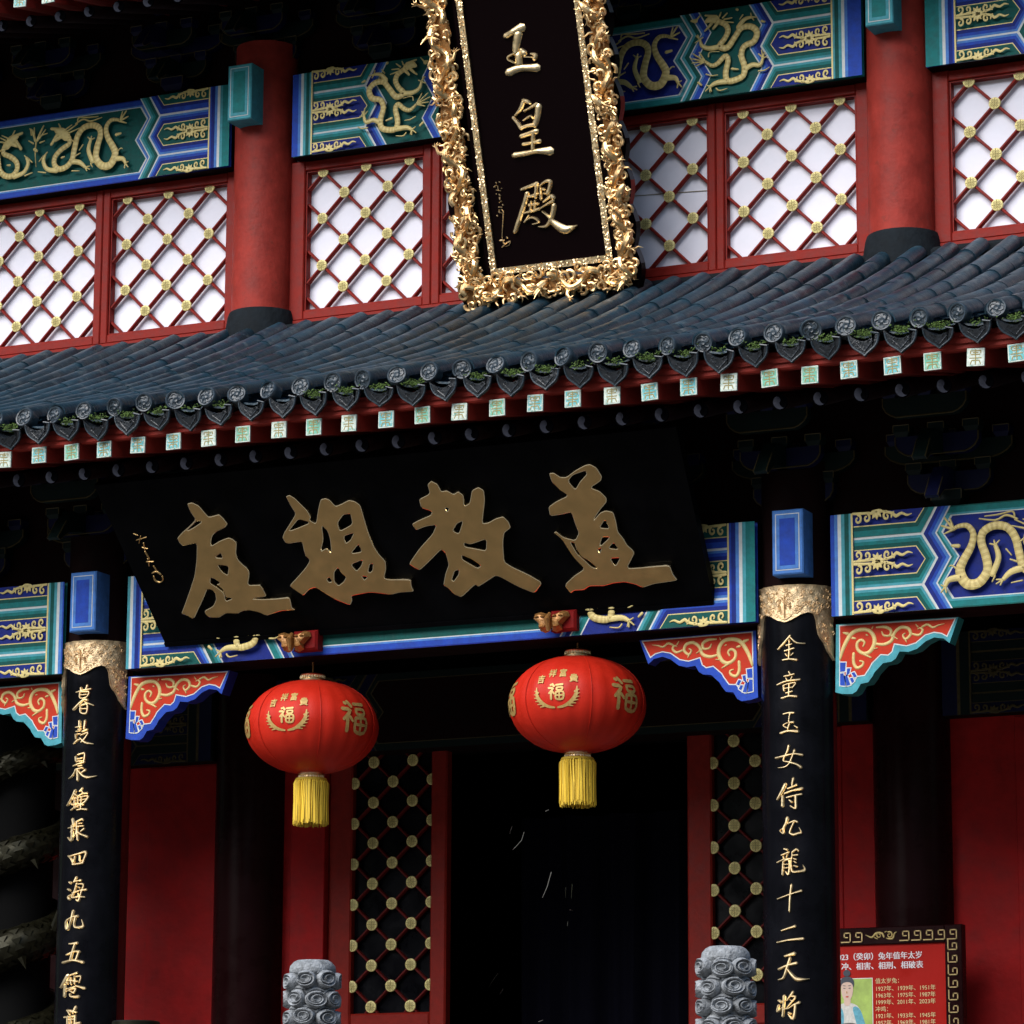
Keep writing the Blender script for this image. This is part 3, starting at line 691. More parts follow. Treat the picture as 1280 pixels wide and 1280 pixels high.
def make_roof(name, prof, xs0, pitch, n, ze, Ye, rz, rx0, rn, rp, ry, depth_in, detail=True):
    """prof(t): t=0 eave, 1 top; returns tube centre line"""
    t_ = bpy.data.objects.new(name, None); COL.objects.link(t_); t_.parent = hall; t_.location = (0, 0, ze-FL)
    off = Vector((0, 0, ze))
    b = MB(); NT = 11
    for i in range(n):
        x = xs0+i*pitch
        for k in range(NT):
            ta, tb = k/NT, (k+1)/NT+.012
            y0, z0 = prof(ta); y1, z1 = prof(min(tb, 1.02)); r0, r1 = .067, .0635
            jx, jz = random.uniform(-.007, .007), random.uniform(-.005, .005)
            d = Vector((0, y1-y0, z1-z0)).normalized(); u = Vector((0, -d.z, d.y)); vs = []
            N = 9
            for yy, zz, r_ in ((y0, z0, r0-.010), (y0, z0, r0), (y1, z1, r1)):
                for a in range(N):
                    an = -.12+(pi+.24)*a/(N-1)
                    vs.append(Vector((x+jx+r_*cos(an), yy, zz+jz))+u*(r_*sin(an)))
            b.add(vs, [(q*N+a, q*N+a+1, (q+1)*N+a+1, (q+1)*N+a) for q in range(2) for a in range(N-1)], 'tile')
    sub(t_, b, 'ridge_tiles', True)
    b = MB(); NT = 22
    for i in range(-1, n):
        x = xs0+(i+.5)*pitch; hw = pitch/2
        for k in range(NT):
            y0, z0 = prof(k/NT); y1, z1 = prof(min((k+1)/NT+.01, 1.02)); z0 -= .035; z1 -= .052; vs = []
            for yy, zz in ((y0, z0-.012), (y0, z0), (y1, z1)):
                for a in range(5): q = a/4*2-1; vs.append((x+hw*q, yy, zz-.035*(1-q*q)))
            b.add(vs, [(q*5+a, q*5+a+1, (q+1)*5+a+1, (q+1)*5+a) for q in range(2) for a in range(4)], 'tile')
    sub(t_, b, 'trough_tiles')
    # deck and boards
    b = MB(); X0, X1 = xs0-.3, xs0+n*pitch+.2; K = 10; vs = []
    for k in range(K+1):
        y, z = prof(k/K); vs += [(X0, y+.05, z-.12), (X1, y+.05, z-.12), (X0, y+.05, z-.16), (X1, y+.05, z-.16)]
    fs = []
    for k in range(K):
        o = 4*k; fs += [(o, o+1, o+5, o+4), (o+2, o+6, o+7, o+3)]
    b.add(vs, fs, 'soffit_shade'); sub(t_, b, 'roof_deck')
    b = MB(); b.bbox(X0, X1, Ye-.015, Ye+.03, rz+.0535, ze-.082, 'red_paint', .01); sub(t_, b, 'eave_board')
    for i in range(n):
        y, z = prof(0)
        o = link('round_tile_end', DM, t_, None, Vector((xs0+i*pitch+random.uniform(-.007, .007), y-.012+random.uniform(-.008, .006), z+random.uniform(-.007, .007)))-off); o.rotation_euler = (radians(-12)+random.uniform(-.14, .14), random.uniform(-3, 3), random.uniform(-.12, .12)); o.scale = (random.uniform(.94, 1.05),)*3
        if i < n-1:
            o = link('drip_tile', DRM, t_, None, Vector((xs0+(i+.5)*pitch, y-.005, z-.112+random.uniform(-.012, .01)))-off); o.rotation_euler = (random.uniform(-.16, .16), random.uniform(-.11, .11), random.uniform(-.1, .1)); o.scale = (random.uniform(.95, 1.04), 1, random.uniform(.9, 1.05))
    for i in range(rn):
        x = rx0+i*rp
        o = link('rafter', random.choice(RM), t_, None, Vector((x+random.uniform(-.008, .008), Ye-.035, rz+random.uniform(-.004, .004)))-off); o.rotation_euler = (0, random.uniform(-.05, .05), random.uniform(-.02, .02))
        o = link('round_rafter', RR, t_, None, Vector((x+.012, Ye+.1, rz-.112))-off); o.rotation_euler = (0, random.uniform(-.15, .15), 0)
    return t_
pL = roofline(-1.38, 6.775, 1.90, 8.125, .085)
x_disc = atY(1059, 411, -1.38).x; PT = .2232
n_left = int((x_disc+7.2)/PT)
x_r = atY(11, 578, -1.3).x
low_roof = make_roof('lower_roof', pL, x_disc-n_left*PT, PT, n_left+17, 6.775, -1.3, 6.525, x_r-18*.2503, 56, .2503, 0, 1.3)
pU = roofline(.62, 10.84, 5.2, 13.3, .1)
up_roof = make_roof('upper_roof', pU, -7.2, .2235, 65, 10.84, .7, 10.50, atY(28, 8, .7).x-13*.2503, 56, .2503, 0, 1.3)
b = MB(); b.box(-7.4, 7.4, 5.2, 5.5, 13.2, 13.6, 'tile'); sub(up_roof, b, 'roof_ridge')
b = MB(); b.add([(-7.4, 5.5, 13.3), (7.4, 5.5, 13.3), (7.4, 10, 10.9), (-7.4, 10, 10.9)], [(0, 1, 2, 3)], 'tile'); sub(up_roof, b, 'rear_slope')
b = MB()
b.bbox(-7.3, 7.3, 1.97, 2.2, 8.0, 8.205, 'mortar', .03)
b.bbox(-7.3, 7.3, 2.09, 2.2, 8.2055, 8.2545, 'red_frame', .004)
sub(hall, b, 'mortar_flashing')

b = MB(); b.box(-6.8, -3.855, 2.14, 2.25, FL, 5.0, 'maroon_lacquer'); sub(hall, b, 'shade_panel')  # dark sheet standing in for the deep shade behind the left bay
# ---- lower storey walls and doors behind the gallery
WY = 2.12
for x0, x1, jx in ((-3.85, -2.7, -3.37), (-2.3, -1.905, -2.18), (2.0, 2.3, None), (2.7, 6.8, 3.2)):
    b = MB(); b.box(x0, x1, WY, WY+.15, FL, 5.0, 'red_wall')
    if jx: b.bbox(jx, x1-.001, WY-.012, WY+.01, FL+.001, 4.99, 'red_wall', .004)      # raised boards with a joint beside them
    sub(hall, b, 'red_wall')
b = MB(); b.box(-7, 7, 2.3, 2.4, 5.0, 8.3, 'interior'); b.box(-7, 7, .15, 2.35, 6.2, 6.28, 'soffit_shade'); b.box(-7, 7, 7, 7.1, FL, 6.2, 'interior')
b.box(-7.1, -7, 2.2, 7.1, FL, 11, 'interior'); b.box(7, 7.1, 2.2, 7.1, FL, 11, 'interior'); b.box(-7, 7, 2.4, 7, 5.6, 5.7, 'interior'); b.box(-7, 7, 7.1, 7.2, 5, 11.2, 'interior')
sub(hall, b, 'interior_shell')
def door(x0, x1, xa, xb):
    """leaf x0..x1 with lattice opening xa..xb"""
    t_ = bpy.data.objects.new('lattice_door', None); COL.objects.link(t_); t_.parent = hall; t_.location = ((x0+x1)/2, 2.2, 0)
    zb, zt = 3.175, 5.02; b = MB(); Y = 2.16
    b.bbox(x0, xa, Y, Y+.08, FL, 5.1, 'red_frame', .012); b.bbox(xb, x1, Y, Y+.08, FL, 5.1, 'red_frame', .012)
    b.bbox(xa, xb, Y+.004, Y+.076, zt, 5.1, 'red_frame', .01); b.bbox(xa, xb, Y+.004, Y+.076, zb-.14, zb, 'red_frame', .012)
    b.bbox(xa, xb, Y+.004, Y+.076, FL, FL+.2, 'red_frame', .01)
    sub(t_, b, 'door_frame')
    b = MB(); b.box(xa, xb, Y+.03, Y+.05, FL+.2, zb-.14, 'red_frame'); b.bbox(xa+.05, xb-.05, Y+.018, Y+.0295, FL+.3, zb-.19, 'paint_white', .003); b.bbox(xa+.065, xb-.065, Y+.012, Y+.0175, FL+.32, zb-.205, 'teal_lt', .002); sub(t_, b, 'door_panel')
    lattice(t_, xa, xb, zb, zt, xa+(xb-xa)*.26, zb+.045, .31, Y+.02, 'red_dark', .009, True, .93, 1.0)
    b = MB(); b.box(xa, xb, Y+.062, Y+.068, zb, zt, 'black_lacquer'); sub(t_, b, 'door_glass')
door(-1.90, -.965, -1.715, -1.09); door(.86, 1.80, 1.04, 1.66)
b = MB(); b.bbox(1.80, 1.999, 2.12, 2.27, FL, 5.0, 'red_wall', .01); sub(hall, b, 'door_post')

# ------------------------------------------------------------------ upper name plaque
PT_ = radians(18); P0 = Vector((0, 1.60, 8.30)); PE = Vector((0, -sin(PT_), cos(PT_))); PN = Vector((0, -cos(PT_), -sin(PT_)))
def pl(u, e, h): return P0+Vector((u, 0, 0))+PE*e+PN*h
def plpix(px, py):
    q = atPlane(px, py, P0, PN)-P0; return q.x, q.dot(PE)
bl = plpix(580, 385); br = plpix(797, 360); mi0 = plpix(616, 343); mi1 = plpix(768, 327)
UL, UR, EB = bl[0], br[0], (bl[1]+br[1])/2; ML, MR, MB_ = mi0[0], mi1[0], (mi0[1]+mi1[1])/2
EH = 2.0   # panel top
plaque = thing('name_plaque', 'tall black name plaque with three gold characters, framed by carved gilt dragons above the roof', 'plaque', tuple(pl((UL+UR)/2, EB, 0)))
b = MB()
# scalloped backing board
def scallop(x0, x1, e0, e1):
    P = []; nS = 9
    for k in range(nS):
        for q in range(7): P.append((x1+.035*sin(pi*q/7), e0+(e1-e0)*(k+q/7)/nS))
    for k in range(5):
        for q in range(7): P.append((x1+(x0-x1)*(k+q/7)/5, e1+.03*sin(pi*q/7)))
    for k in range(nS):
        for q in range(7): P.append((x0-.035*sin(pi*q/7), e1+(e0-e1)*(k+q/7)/nS))
    for k in range(5):
        for q in range(7): P.append((x0+(x1-x0)*(k+q/7)/5, e0-.012*sin(pi*q/7)))
    return P
SP = scallop(UL, UR, EB, EH+.36)
b.prism(SP, pl, -.11, -.03, 'black_panel', 'black_panel')
n = 9*7
for k in range(9):           # painted scallop sides on the right
    for q in range(7):
        i = k*7+q; a, c = SP[i], SP[(i+1) % len(SP)]; m = ('greyblue' if q >= 4 else 'red_paint' if k in (2, 4, 7) else 'black_panel')
        b.add([pl(a[0]+.0012, a[1], -.108), pl(c[0]+.0012, c[1], -.108), pl(c[0]+.0012, c[1], -.032), pl(a[0]+.0012, a[1], -.032)], [(0, 1, 2, 3)], m)
sub(plaque, b, 'backing_board')
b = MB(); b.prism([(ML+.03, MB_+.03), (MR-.03, MB_+.03), (MR-.03, EH-.03), (ML+.03, EH-.03)], pl, -.031, .01, 'black_panel'); sub(plaque, b, 'panel')
# mosaic strip: a mitred ring covered with small raised gilt tesserae
b = MB(); wS = .044
for (a0, a1, e0, e1) in ((ML, ML+wS, MB_, EH), (MR-wS, MR, MB_, EH), (ML+wS, MR-wS, MB_, MB_+wS), (ML+wS, MR-wS, EH-wS, EH)):
    b.prism([(a0, e0), (a1, e0), (a1, e1), (a0, e1)], pl, -.03, .03, 'gold_satin')
for k in range(1900):
    per = random.random()*(2*(MR-ML)+2*(EH-MB_)); a_ = random.random()*wS
    if per < EH-MB_: u, e = ML+a_, MB_+per
    elif per < 2*(EH-MB_): u, e = MR-a_, MB_+per-(EH-MB_)
    elif per < 2*(EH-MB_)+MR-ML: u, e = ML+per-2*(EH-MB_), MB_+a_
    else: u, e = ML+per-2*(EH-MB_)-(MR-ML), EH-a_
    q = random.uniform(.004, .008); an = random.random()*pi; tl = random.uniform(-.004, .004), random.uniform(-.004, .004)
    vs = [pl(u+q*cos(an+k2*pi/2), e+q*sin(an+k2*pi/2), .033+tl[0]*cos(an+k2*pi/2)+tl[1]*sin(an+k2*pi/2)) for k2 in range(4)]
    b.add(vs, [(0, 1, 2, 3)], 'gold_leaf')
sub(plaque, b, 'mosaic_border')
b = MB()
for (a0, a1, e0, e1) in ((ML-.035, ML, MB_-.035, EH+.03), (MR, MR+.035, MB_-.035, EH+.03), (ML, MR, MB_-.035, MB_)):
    b.prism([(a0, e0), (a1, e0), (a1, e1), (a0, e1)], pl, -.03, .02, 'black_panel', 'greyblue')
b.prism([(ML-.03, MB_-.036), (MR+.03, MB_-.036), (MR+.03, MB_-.062), (ML-.03, MB_-.062)], pl, -.03, .03, 'greyblue')
sub(plaque, b, 'inner_moulding')
# carved dragon frame: open, deep carving
def carved(name, path, width, seed):
    """path: function s(0..1)->(u,e) centre line, with cross direction"""
    rnd = random.Random(seed); b = MB(); L_ = 0; N = 60
    C = [path(k/N) for k in range(N+1)]
    L_ = sum(sqrt((C[i+1][0]-C[i][0])**2+(C[i+1][1]-C[i][1])**2) for i in range(N))
    def at_(s, o, h):
        s = min(max(s, 0), 1); q = path(s); r_ = path(min(1, s+.01)); p = path(max(0, s-.01)); dx, dy = r_[0]-p[0], r_[1]-p[1]; l = sqrt(dx*dx+dy*dy) or 1
        return pl(q[0]-dy/l*o, q[1]+dx/l*o, h)
    ph = rnd.random()*6; E_ = [(k/30, sg_*width*(.40+.07*sin(k*2.1+sg_))) for sg_ in (1, -1) for k in (range(31) if sg_ > 0 else range(30, -1, -1))]
    V_ = [at_(s_, o_, .012+.008*sin(s_*61+o_*40)) for s_, o_ in E_]; b.add(V_, [(k, k+1, 60-k, 61-k) for k in range(30)], 'wood_gilt')
    # ribs behind the carving and one or two serpent bodies per length
    nd = max(1, round(L_/.72))
    for d in range(nd):
        s0, s1 = (d+.05)/nd, (d+.93)/nd; P = []; R = []; K = 46; sg = rnd.choice((1, -1))
        for k in range(K+1):
            q = k/K; s = s0+(s1-s0)*q
            P.append(at_(s, sg*width*.33*sin(q*2*pi*1.7+ph), .04+.022*sin(q*2*pi*3.4+ph))); R.append(.027*(.35+.65*sin(pi*min(1, .12+q*.9))**.6))
        b.tube(P, R, 'gold_carved', 8)
        for k in range(3, K-3):       # scales and back fins
            if k % 2: continue
            p = P[k]; t = (P[k+1]-P[k-1]).normalized(); nrm = t.cross(PN).normalized(); r_ = R[k]
            c = p+PN*r_*.75+nrm*r_*.5; b.add([c-t*.012-nrm*.006, c+t*.012, c+nrm*.006-t*.01, c+PN*.016-t*.012], [(0, 1, 3), (1, 2, 3), (2, 0, 3)], 'gold_carved')
        # head: snout, horns, whiskers
        hp = P[-1]; t = (P[-1]-P[-4]).normalized(); nrm = t.cross(PN).normalized()
        b.tube([hp-t*.02, hp+PN*.02, hp+t*.035+PN*.026, hp+t*.07+PN*.016, hp+t*.085+PN*.012], [.018, .032, .03, .022, .010], 'gold_carved', 9)
        b.tube([hp+t*.02+PN*.005, hp+t*.06-nrm*.012, hp+t*.078-nrm*.018], [.014, .012, .004], 'gold_carved', 6)
        for s_ in (-1, 1):
            b.tube([hp+PN*.03+nrm*s_*.018, hp-t*.04+PN*.05+nrm*s_*.03, hp-t*.075+PN*.052+nrm*s_*.045], [.009, .007, .002], 'gold_carved', 5)
            b.tube([hp+t*.07+nrm*s_*.012+PN*.018, hp+t*.06+nrm*s_*.045+PN*.03, hp+t*.085+nrm*s_*.06+PN*.02], [.005, .004, .001], 'gold_carved', 5)
            e_ = hp+t*.022+PN*.045+nrm*s_*.018; b.lathe([(0, .008), (.006, .005), (.008, 0), (0, -.006)], tuple(e_), 'gold_carved', 6)
        for k in range(7):            # mane
            a = rnd.uniform(-1.2, 1.2); v = (-t*cos(a)+nrm*sin(a)); b.tube([hp-t*.015+PN*.025, hp+v*.04+PN*.035, hp+v*.075+PN*.022+nrm*.012*rnd.uniform(-1, 1)], [.009, .007, .001], 'gold_carved', 5)
        for f_ in (.28, .66):         # legs with claws
            k = int(K*f_); p = P[k]; s_ = rnd.choice((-1, 1)); t = (P[k+1]-P[k-1]).normalized(); nrm = t.cross(PN).normalized()*s_
            q = p+nrm*.045+PN*.02+t*.02; r_ = q+nrm*.01+t*.045+PN*.012; b.tube([p, q, r_], [.018, .014, .009], 'gold_carved', 7)
            for c in range(4):
                v = t*cos(c*.6-.9)+nrm*sin(c*.6-.9); b.tube([r_, r_+v*.022+PN*.012, r_+v*.042], [.006, .005, .001], 'gold_carved', 5)
    # cloud curls
    for k in range(int(L_*120)):
        s = rnd.random(); o = rnd.choice((-1, 1))*rnd.uniform(.12, .5)*width; r_ = rnd.uniform(.022, .044); a0 = rnd.random()*6.28; sg = rnd.choice((-1, 1)); h0 = rnd.uniform(.0, .04)+.012*(1-abs(o)/width*2)
        q0 = path(s); qq = at_(s, o, 0); u, e = (qq-P0).x, (qq-P0).dot(PE); P = []; R = []
        for j in range(9):
            q = j/8; rr = r_*(1-.75*q); a = a0+sg*q*5.2; P.append(pl(u+rr*cos(a), e+rr*sin(a), h0+.018*q)); R.append(.0085*(1-.35*q)*r_/.024)
        if rnd.random() < .35:
            a = a0+rnd.uniform(-.5, .5); P = [pl(u, e, h0), pl(u+.5*r_*cos(a), e+.5*r_*sin(a), h0+.022), pl(u+1.3*r_*cos(a+.4), e+1.3*r_*sin(a+.4), h0+.03), pl(u+2*r_*cos(a+.2), e+2*r_*sin(a+.2), h0+.022)]; R = [.011, .009, .006, .001]
        b.tube(P, R, 'gold_carved', 6)
    sub(plaque, b, name, True)
FWD = .5*(ML-.035-UL)
carved('carved_frame', lambda s: (UL+.095, EB+.06+(EH+.3-EB)*s), .18, 1)
carved('carved_frame', lambda s: (UR-.045, EB+.06+(EH+.3-EB)*s), .135, 2)
carved('carved_frame', lambda s: (UL+.03+(UR-UL-.06)*s, EB+.09+.02*sin(s*pi)), .17, 3)
carved('carved_frame', lambda s: (UL+.03+(UR-UL-.06)*s, EH+.14), .16, 4)
def pz(ox, oy, sc, h0=.01):
    def fn(x, y, h):
        u, e = plpix(ox+x/sc, oy+y/sc); return pl(u, e, h0+h)
    return fn
CH = [(600, 20, 10.667, "350,270,80 440,215,80 570,150,125;520,230,120 490,400,100 490,500,90;470,500,36 390,545,36 400,590,32 490,630,30;560,450,60 600,500,95;520,510,95 530,650,100;690,500,24 750,525,60 735,570,70;600,545,20 710,550,22;390,755,110 520,700,100 650,690,95 770,690,120"),
      (610, 110, 12.8, "570,190,50 640,220,70 690,245,50;580,220,75 530,340,70 450,440,28;420,475,60 490,560,70 545,650,70;545,645,60 640,605,60 740,590,70;590,370,36 700,310,50 790,260,70;820,290,110 800,450,105 760,600,90;580,520,28 690,450,44 740,490,20;540,775,75 640,740,75 790,690,95;740,720,75 730,860,70 730,1000,60;575,900,60 700,880,50;750,870,60 840,850,80;430,1080,95 600,1050,90 800,1010,90 1010,1010,150"),
      (610, 215, 10.667, "460,235,46 570,190,50 665,155,60;660,170,56 645,340,50;540,325,40 600,320,50 670,290,50;535,280,65 480,470,65 370,800,62;560,440,46 680,420,40;590,390,28 580,520,40;640,380,28 635,510,40;490,550,28 600,520,44 700,490,50;560,575,26 500,670,30;510,660,20 580,610,36 650,620,44 690,670,34 610,695,18;700,190,18 770,130,44 840,130,60 830,220,60 800,290,56;715,200,26 720,360,46;740,225,44 765,235,36;760,280,30;850,320,76;750,400,26 830,330,50;690,500,26 780,440,36 880,385,56;890,440,72 860,600,66 790,720,50 690,725,12;740,525,26 830,600,46 890,680,90 1020,765,120 1110,750,80 1200,712,14")]
for ox, oy, sc, txt in CH:
    mb = MB()
    for P in S2(txt, 40): stroke(mb, P, pz(ox, oy, sc), .022, 'gold_satin', 5)
    sub(plaque, mb, 'gold_character', True)
mb = MB()
for P in S2("115,140,20;160,130,20;90,200,22 120,175,14;140,180,14 150,235,14;190,215,20;120,240,12 180,250,12;120,290,16;160,300,22 180,315,14;165,340,24 170,370,14;180,385,20;160,405,16;205,435,20;150,465,14 200,470,14;190,500,24;160,500,14 165,540,14;150,530,12 190,545,14;130,580,24;215,520,22 212,620,14 200,880,12;170,915,34 220,910,28;215,940,24;260,870,26;200,1000,24 250,950,22 310,925,20 290,975,12 250,990,10", 14):
    stroke(mb, P, pz(610, 215, 10.667), .01, 'gold_leaf', 3)
sub(plaque, mb, 'signature', True)

# ------------------------------------------------------------------ lower name board
BT = radians(38); B0 = Vector((0, -.20, 5.43)); BE = Vector((0, -sin(BT), cos(BT))); BN = Vector((0, -cos(BT), -sin(BT)))
def bp_(u, e, h): return B0+Vector((u, 0, 0))+BE*e+BN*h
def bpix(px, py):
    q = atPlane(px, py, B0, BN)-B0; return q.x, q.dot(BE)
q0, q1 = bpix(208, 808), bpix(893, 756)
board = thing('name_board', 'wide black name board with four large gold characters leaning out under the lower eave', 'plaque', tuple(bp_((q0[0]+q1[0])/2, q0[1], 0)))
b = MB(); TB = 1.22
P = [(q0[0], q0[1]), (q1[0], q1[1]), (q1[0]+.06, TB), (q0[0]-.13, TB)]
b.prism(P, bp_, -.07, 0, 'black_board')
b.prism(shrink(P, .0)[:2]+[(P[1][0]+.004, P[1][1]+.03), (P[0][0]-.004, P[0][1]+.03)], bp_, .0008, .012, 'black_board')
sub(board, b, 'board')
BC = [(220, 620, 8, ["140,40 190,28 260,60 310,120 360,175 460,145 500,180 550,245 520,285 430,330 400,360 385,400 380,465 470,410 555,378 600,395 640,430 632,545 650,600 700,650 745,685 768,740 750,855 870,850 900,890 935,960 920,975 800,992 900,995 1030,990 1170,975 1190,1080 1230,1105 1090,1115 1020,1135 930,1165 860,1130 760,1110 690,1120 650,1145 530,1140 460,1185 370,1185 320,1145 315,1110 400,1065 430,1000 420,940 390,905 345,900 320,960 275,1060 210,1200 150,1165 80,1145 120,1040 170,900 215,760 235,600 238,440 175,450 100,470 60,430 40,385 100,320 160,270 225,200 170,120", "140,315 200,255 240,218 288,222 220,270", "425,578 480,540 492,585", "450,655 555,670 545,755 490,720", "380,785 420,800 470,835 430,850 500,900 530,985 590,990 530,1015 510,930 430,870 375,835"]),
      (350, 600, 7.111, ["75,115 110,100 160,130 220,190 270,240 303,300 290,325 345,355 365,220 385,140 430,128 470,145 520,200 570,180 635,145 690,155 740,190 770,290 800,400 850,540 900,620 965,690 970,760 950,850 1190,850 1195,910 1218,962 1090,970 1010,990 830,968 660,1000 670,1040 650,1085 520,1035 430,980 345,925 290,940 235,1000 180,965 105,910 180,830 250,750 290,685 250,640 235,590 222,518 80,540 45,480 65,430 110,360 165,270 120,200", "110,420 150,370 190,320 290,348 190,390", "400,375 450,430 470,500 480,620 440,570 390,600 415,500", "540,350 590,280 650,270 668,360 560,420", "595,470 680,440 650,500 610,530", "660,620 725,540 750,605", "660,720 760,680 745,730 705,775", "810,780 825,720 850,715 845,770 825,790", "755,825 800,830 775,855", "510,870 510,790 540,750 570,800 610,830 590,870 545,905", "445,850 465,835 485,870 460,875"]),
      (510, 590, 7.111, ["195,80 230,45 290,75 320,140 370,130 430,165 470,138 520,175 525,270 570,245 590,130 650,100 700,130 710,220 685,425 740,415 800,380 870,360 920,410 940,465 880,510 870,600 880,765 950,810 1100,880 1220,950 1150,1050 1000,990 810,885 720,945 650,990 620,970 500,1085 430,1055 385,1005 335,975 355,870 385,790 355,690 320,658 230,750 130,845 80,820 28,785 130,640 240,520 275,440 180,455 95,490 55,430 130,390 225,350 235,320 140,290 120,210 200,170 215,150", "355,290 388,290 370,320", "425,490 460,430 510,405 475,515", "525,600 580,615 720,565 715,665 640,650 530,630", "505,710 590,745 670,800 640,820 510,745", "415,930 440,850 475,840 470,880 430,935"]),
      (680, 570, 7.111, ["65,120 110,115 170,155 220,155 300,95 380,50 430,38 490,70 540,150 530,190 440,250 520,280 580,340 580,380 520,450 465,535 520,470 570,450 640,465 665,550 680,640 730,700 760,755 820,810 825,840 760,965 900,955 1140,935 1170,1020 1215,1075 1000,1105 900,1140 830,1110 740,1090 640,1100 560,1125 430,1125 380,1160 290,1165 262,1190 210,1130 215,1100 290,1030 380,970 300,890 230,790 180,710 105,650 130,635 200,690 300,715 330,650 300,580 265,470 180,490 75,505 60,420 130,370 235,320 160,270 90,200", "240,190 280,140 390,100 400,130 340,195 300,265", "520,605 565,535 600,610", "520,770 540,690 605,690", "600,785 640,740 680,795", "500,800 530,790 515,830", "615,880 695,875 655,945", "260,735 290,740 310,800 350,860 420,900 495,965 450,955 380,890 320,840"])]
for ox, oy, sc, loops in BC:
    LL = []
    for l in loops: LL.append(chaikin([bpix(ox+x/sc, oy+y/sc) for x, y in pts(l)], .14, 2))
    vs, fs = curve_mesh(LL, .018, .006)
    V_ = [bp_(x, y, .026+z) for x, y, z in vs]; b = MB(); b.add(V_, [f for f in fs if is_front(vs, f)], 'gold_flat'); b.add(V_, [f for f in fs if not is_front(vs, f)], 'gold_edge'); sub(board, b, 'gold_character')
mb = MB()
def bz(ox, oy, sc): 
    def fn(x, y, h):
        u, e = bpix(ox+x/sc, oy+y/sc); return bp_(u, e, .002+h)
    return fn
for P in S2("465,742,5 480,748,8;475,765,7 510,755,8;490,750,6 485,775,7;500,775,9 505,800,8;495,790,7 515,795,7;505,805,10 520,830,9;510,840,8 535,840,8;515,830,7 520,855,8;535,855,8 545,870,8;530,880,9 545,875,10 560,885,9;535,890,9 540,905,10 555,912,9 567,905,9 565,890,8", 8):
    stroke(mb, [(x, y, w_*.62) for x, y, w_ in P], bz(0, 400, 2.783), .006, 'gold_flat', 3)
sub(board, mb, 'signature', True)

# carved rests the board stands on
for px, py in ((372, 803), (694, 778)):
    c = atY(px, py, -.26); base = atY(px+8, py, -.2)
    r_ = thing('board_rest', ('carved gilt butterfly rest under the first character of the wide name board' if px < 500 else 'carved gilt butterfly rest below the name board, above the right lantern'), 'bracket', (c.x, -.21, c.z-.07), 'gilt rests under the wide name board')
    b = MB(); b.bbox(c.x-.035, c.x+.14, -.26, -.175, c.z-.055, c.z+.075, 'red_cloth', .015); sub(r_, b, 'red_block')
    b = MB()
    for s in (-1, 1):
        W_ = [(c.x-.02+s*x, z) for x, z in ((0, .03), (.03, .055), (.075, .07), (.115, .062), (.125, .03), (.095, .005), (.07, -.02), (.075, -.05), (.04, -.066), (.01, -.055), (0, -.03))]
        K = len(W_); cen = (c.x-.02+s*.06, .01)
        vs = [(x, -.27, c.z+z) for x, z in W_]+[(cen[0]+(x-cen[0])*.6, -.315, c.z+cen[1]+(z-cen[1])*.6) for x, z in W_]+[(cen[0], -.325, c.z+cen[1])]
        b.add(vs, [(i, (i+1) % K, K+(i+1) % K, K+i) for i in range(K)]+[(K+i, K+(i+1) % K, 2*K) for i in range(K)], 'wood_gilt')
        for q in ((.04, .03), (.08, .03), (.05, -.035)): b.lathe([(0, .012), (.01, .009), (.017, 0)], (c.x-.02+s*q[0], -.318, c.z+q[1]), 'wood_gilt', 10, 'z')
    b.tube([(c.x-.02, -.30, c.z+.05), (c.x-.02, -.345, c.z+.01), (c.x-.02, -.32, c.z-.06)], [.012, .02, .012], 'wood_gilt', 8)
    sub(r_, b, 'carving', True)

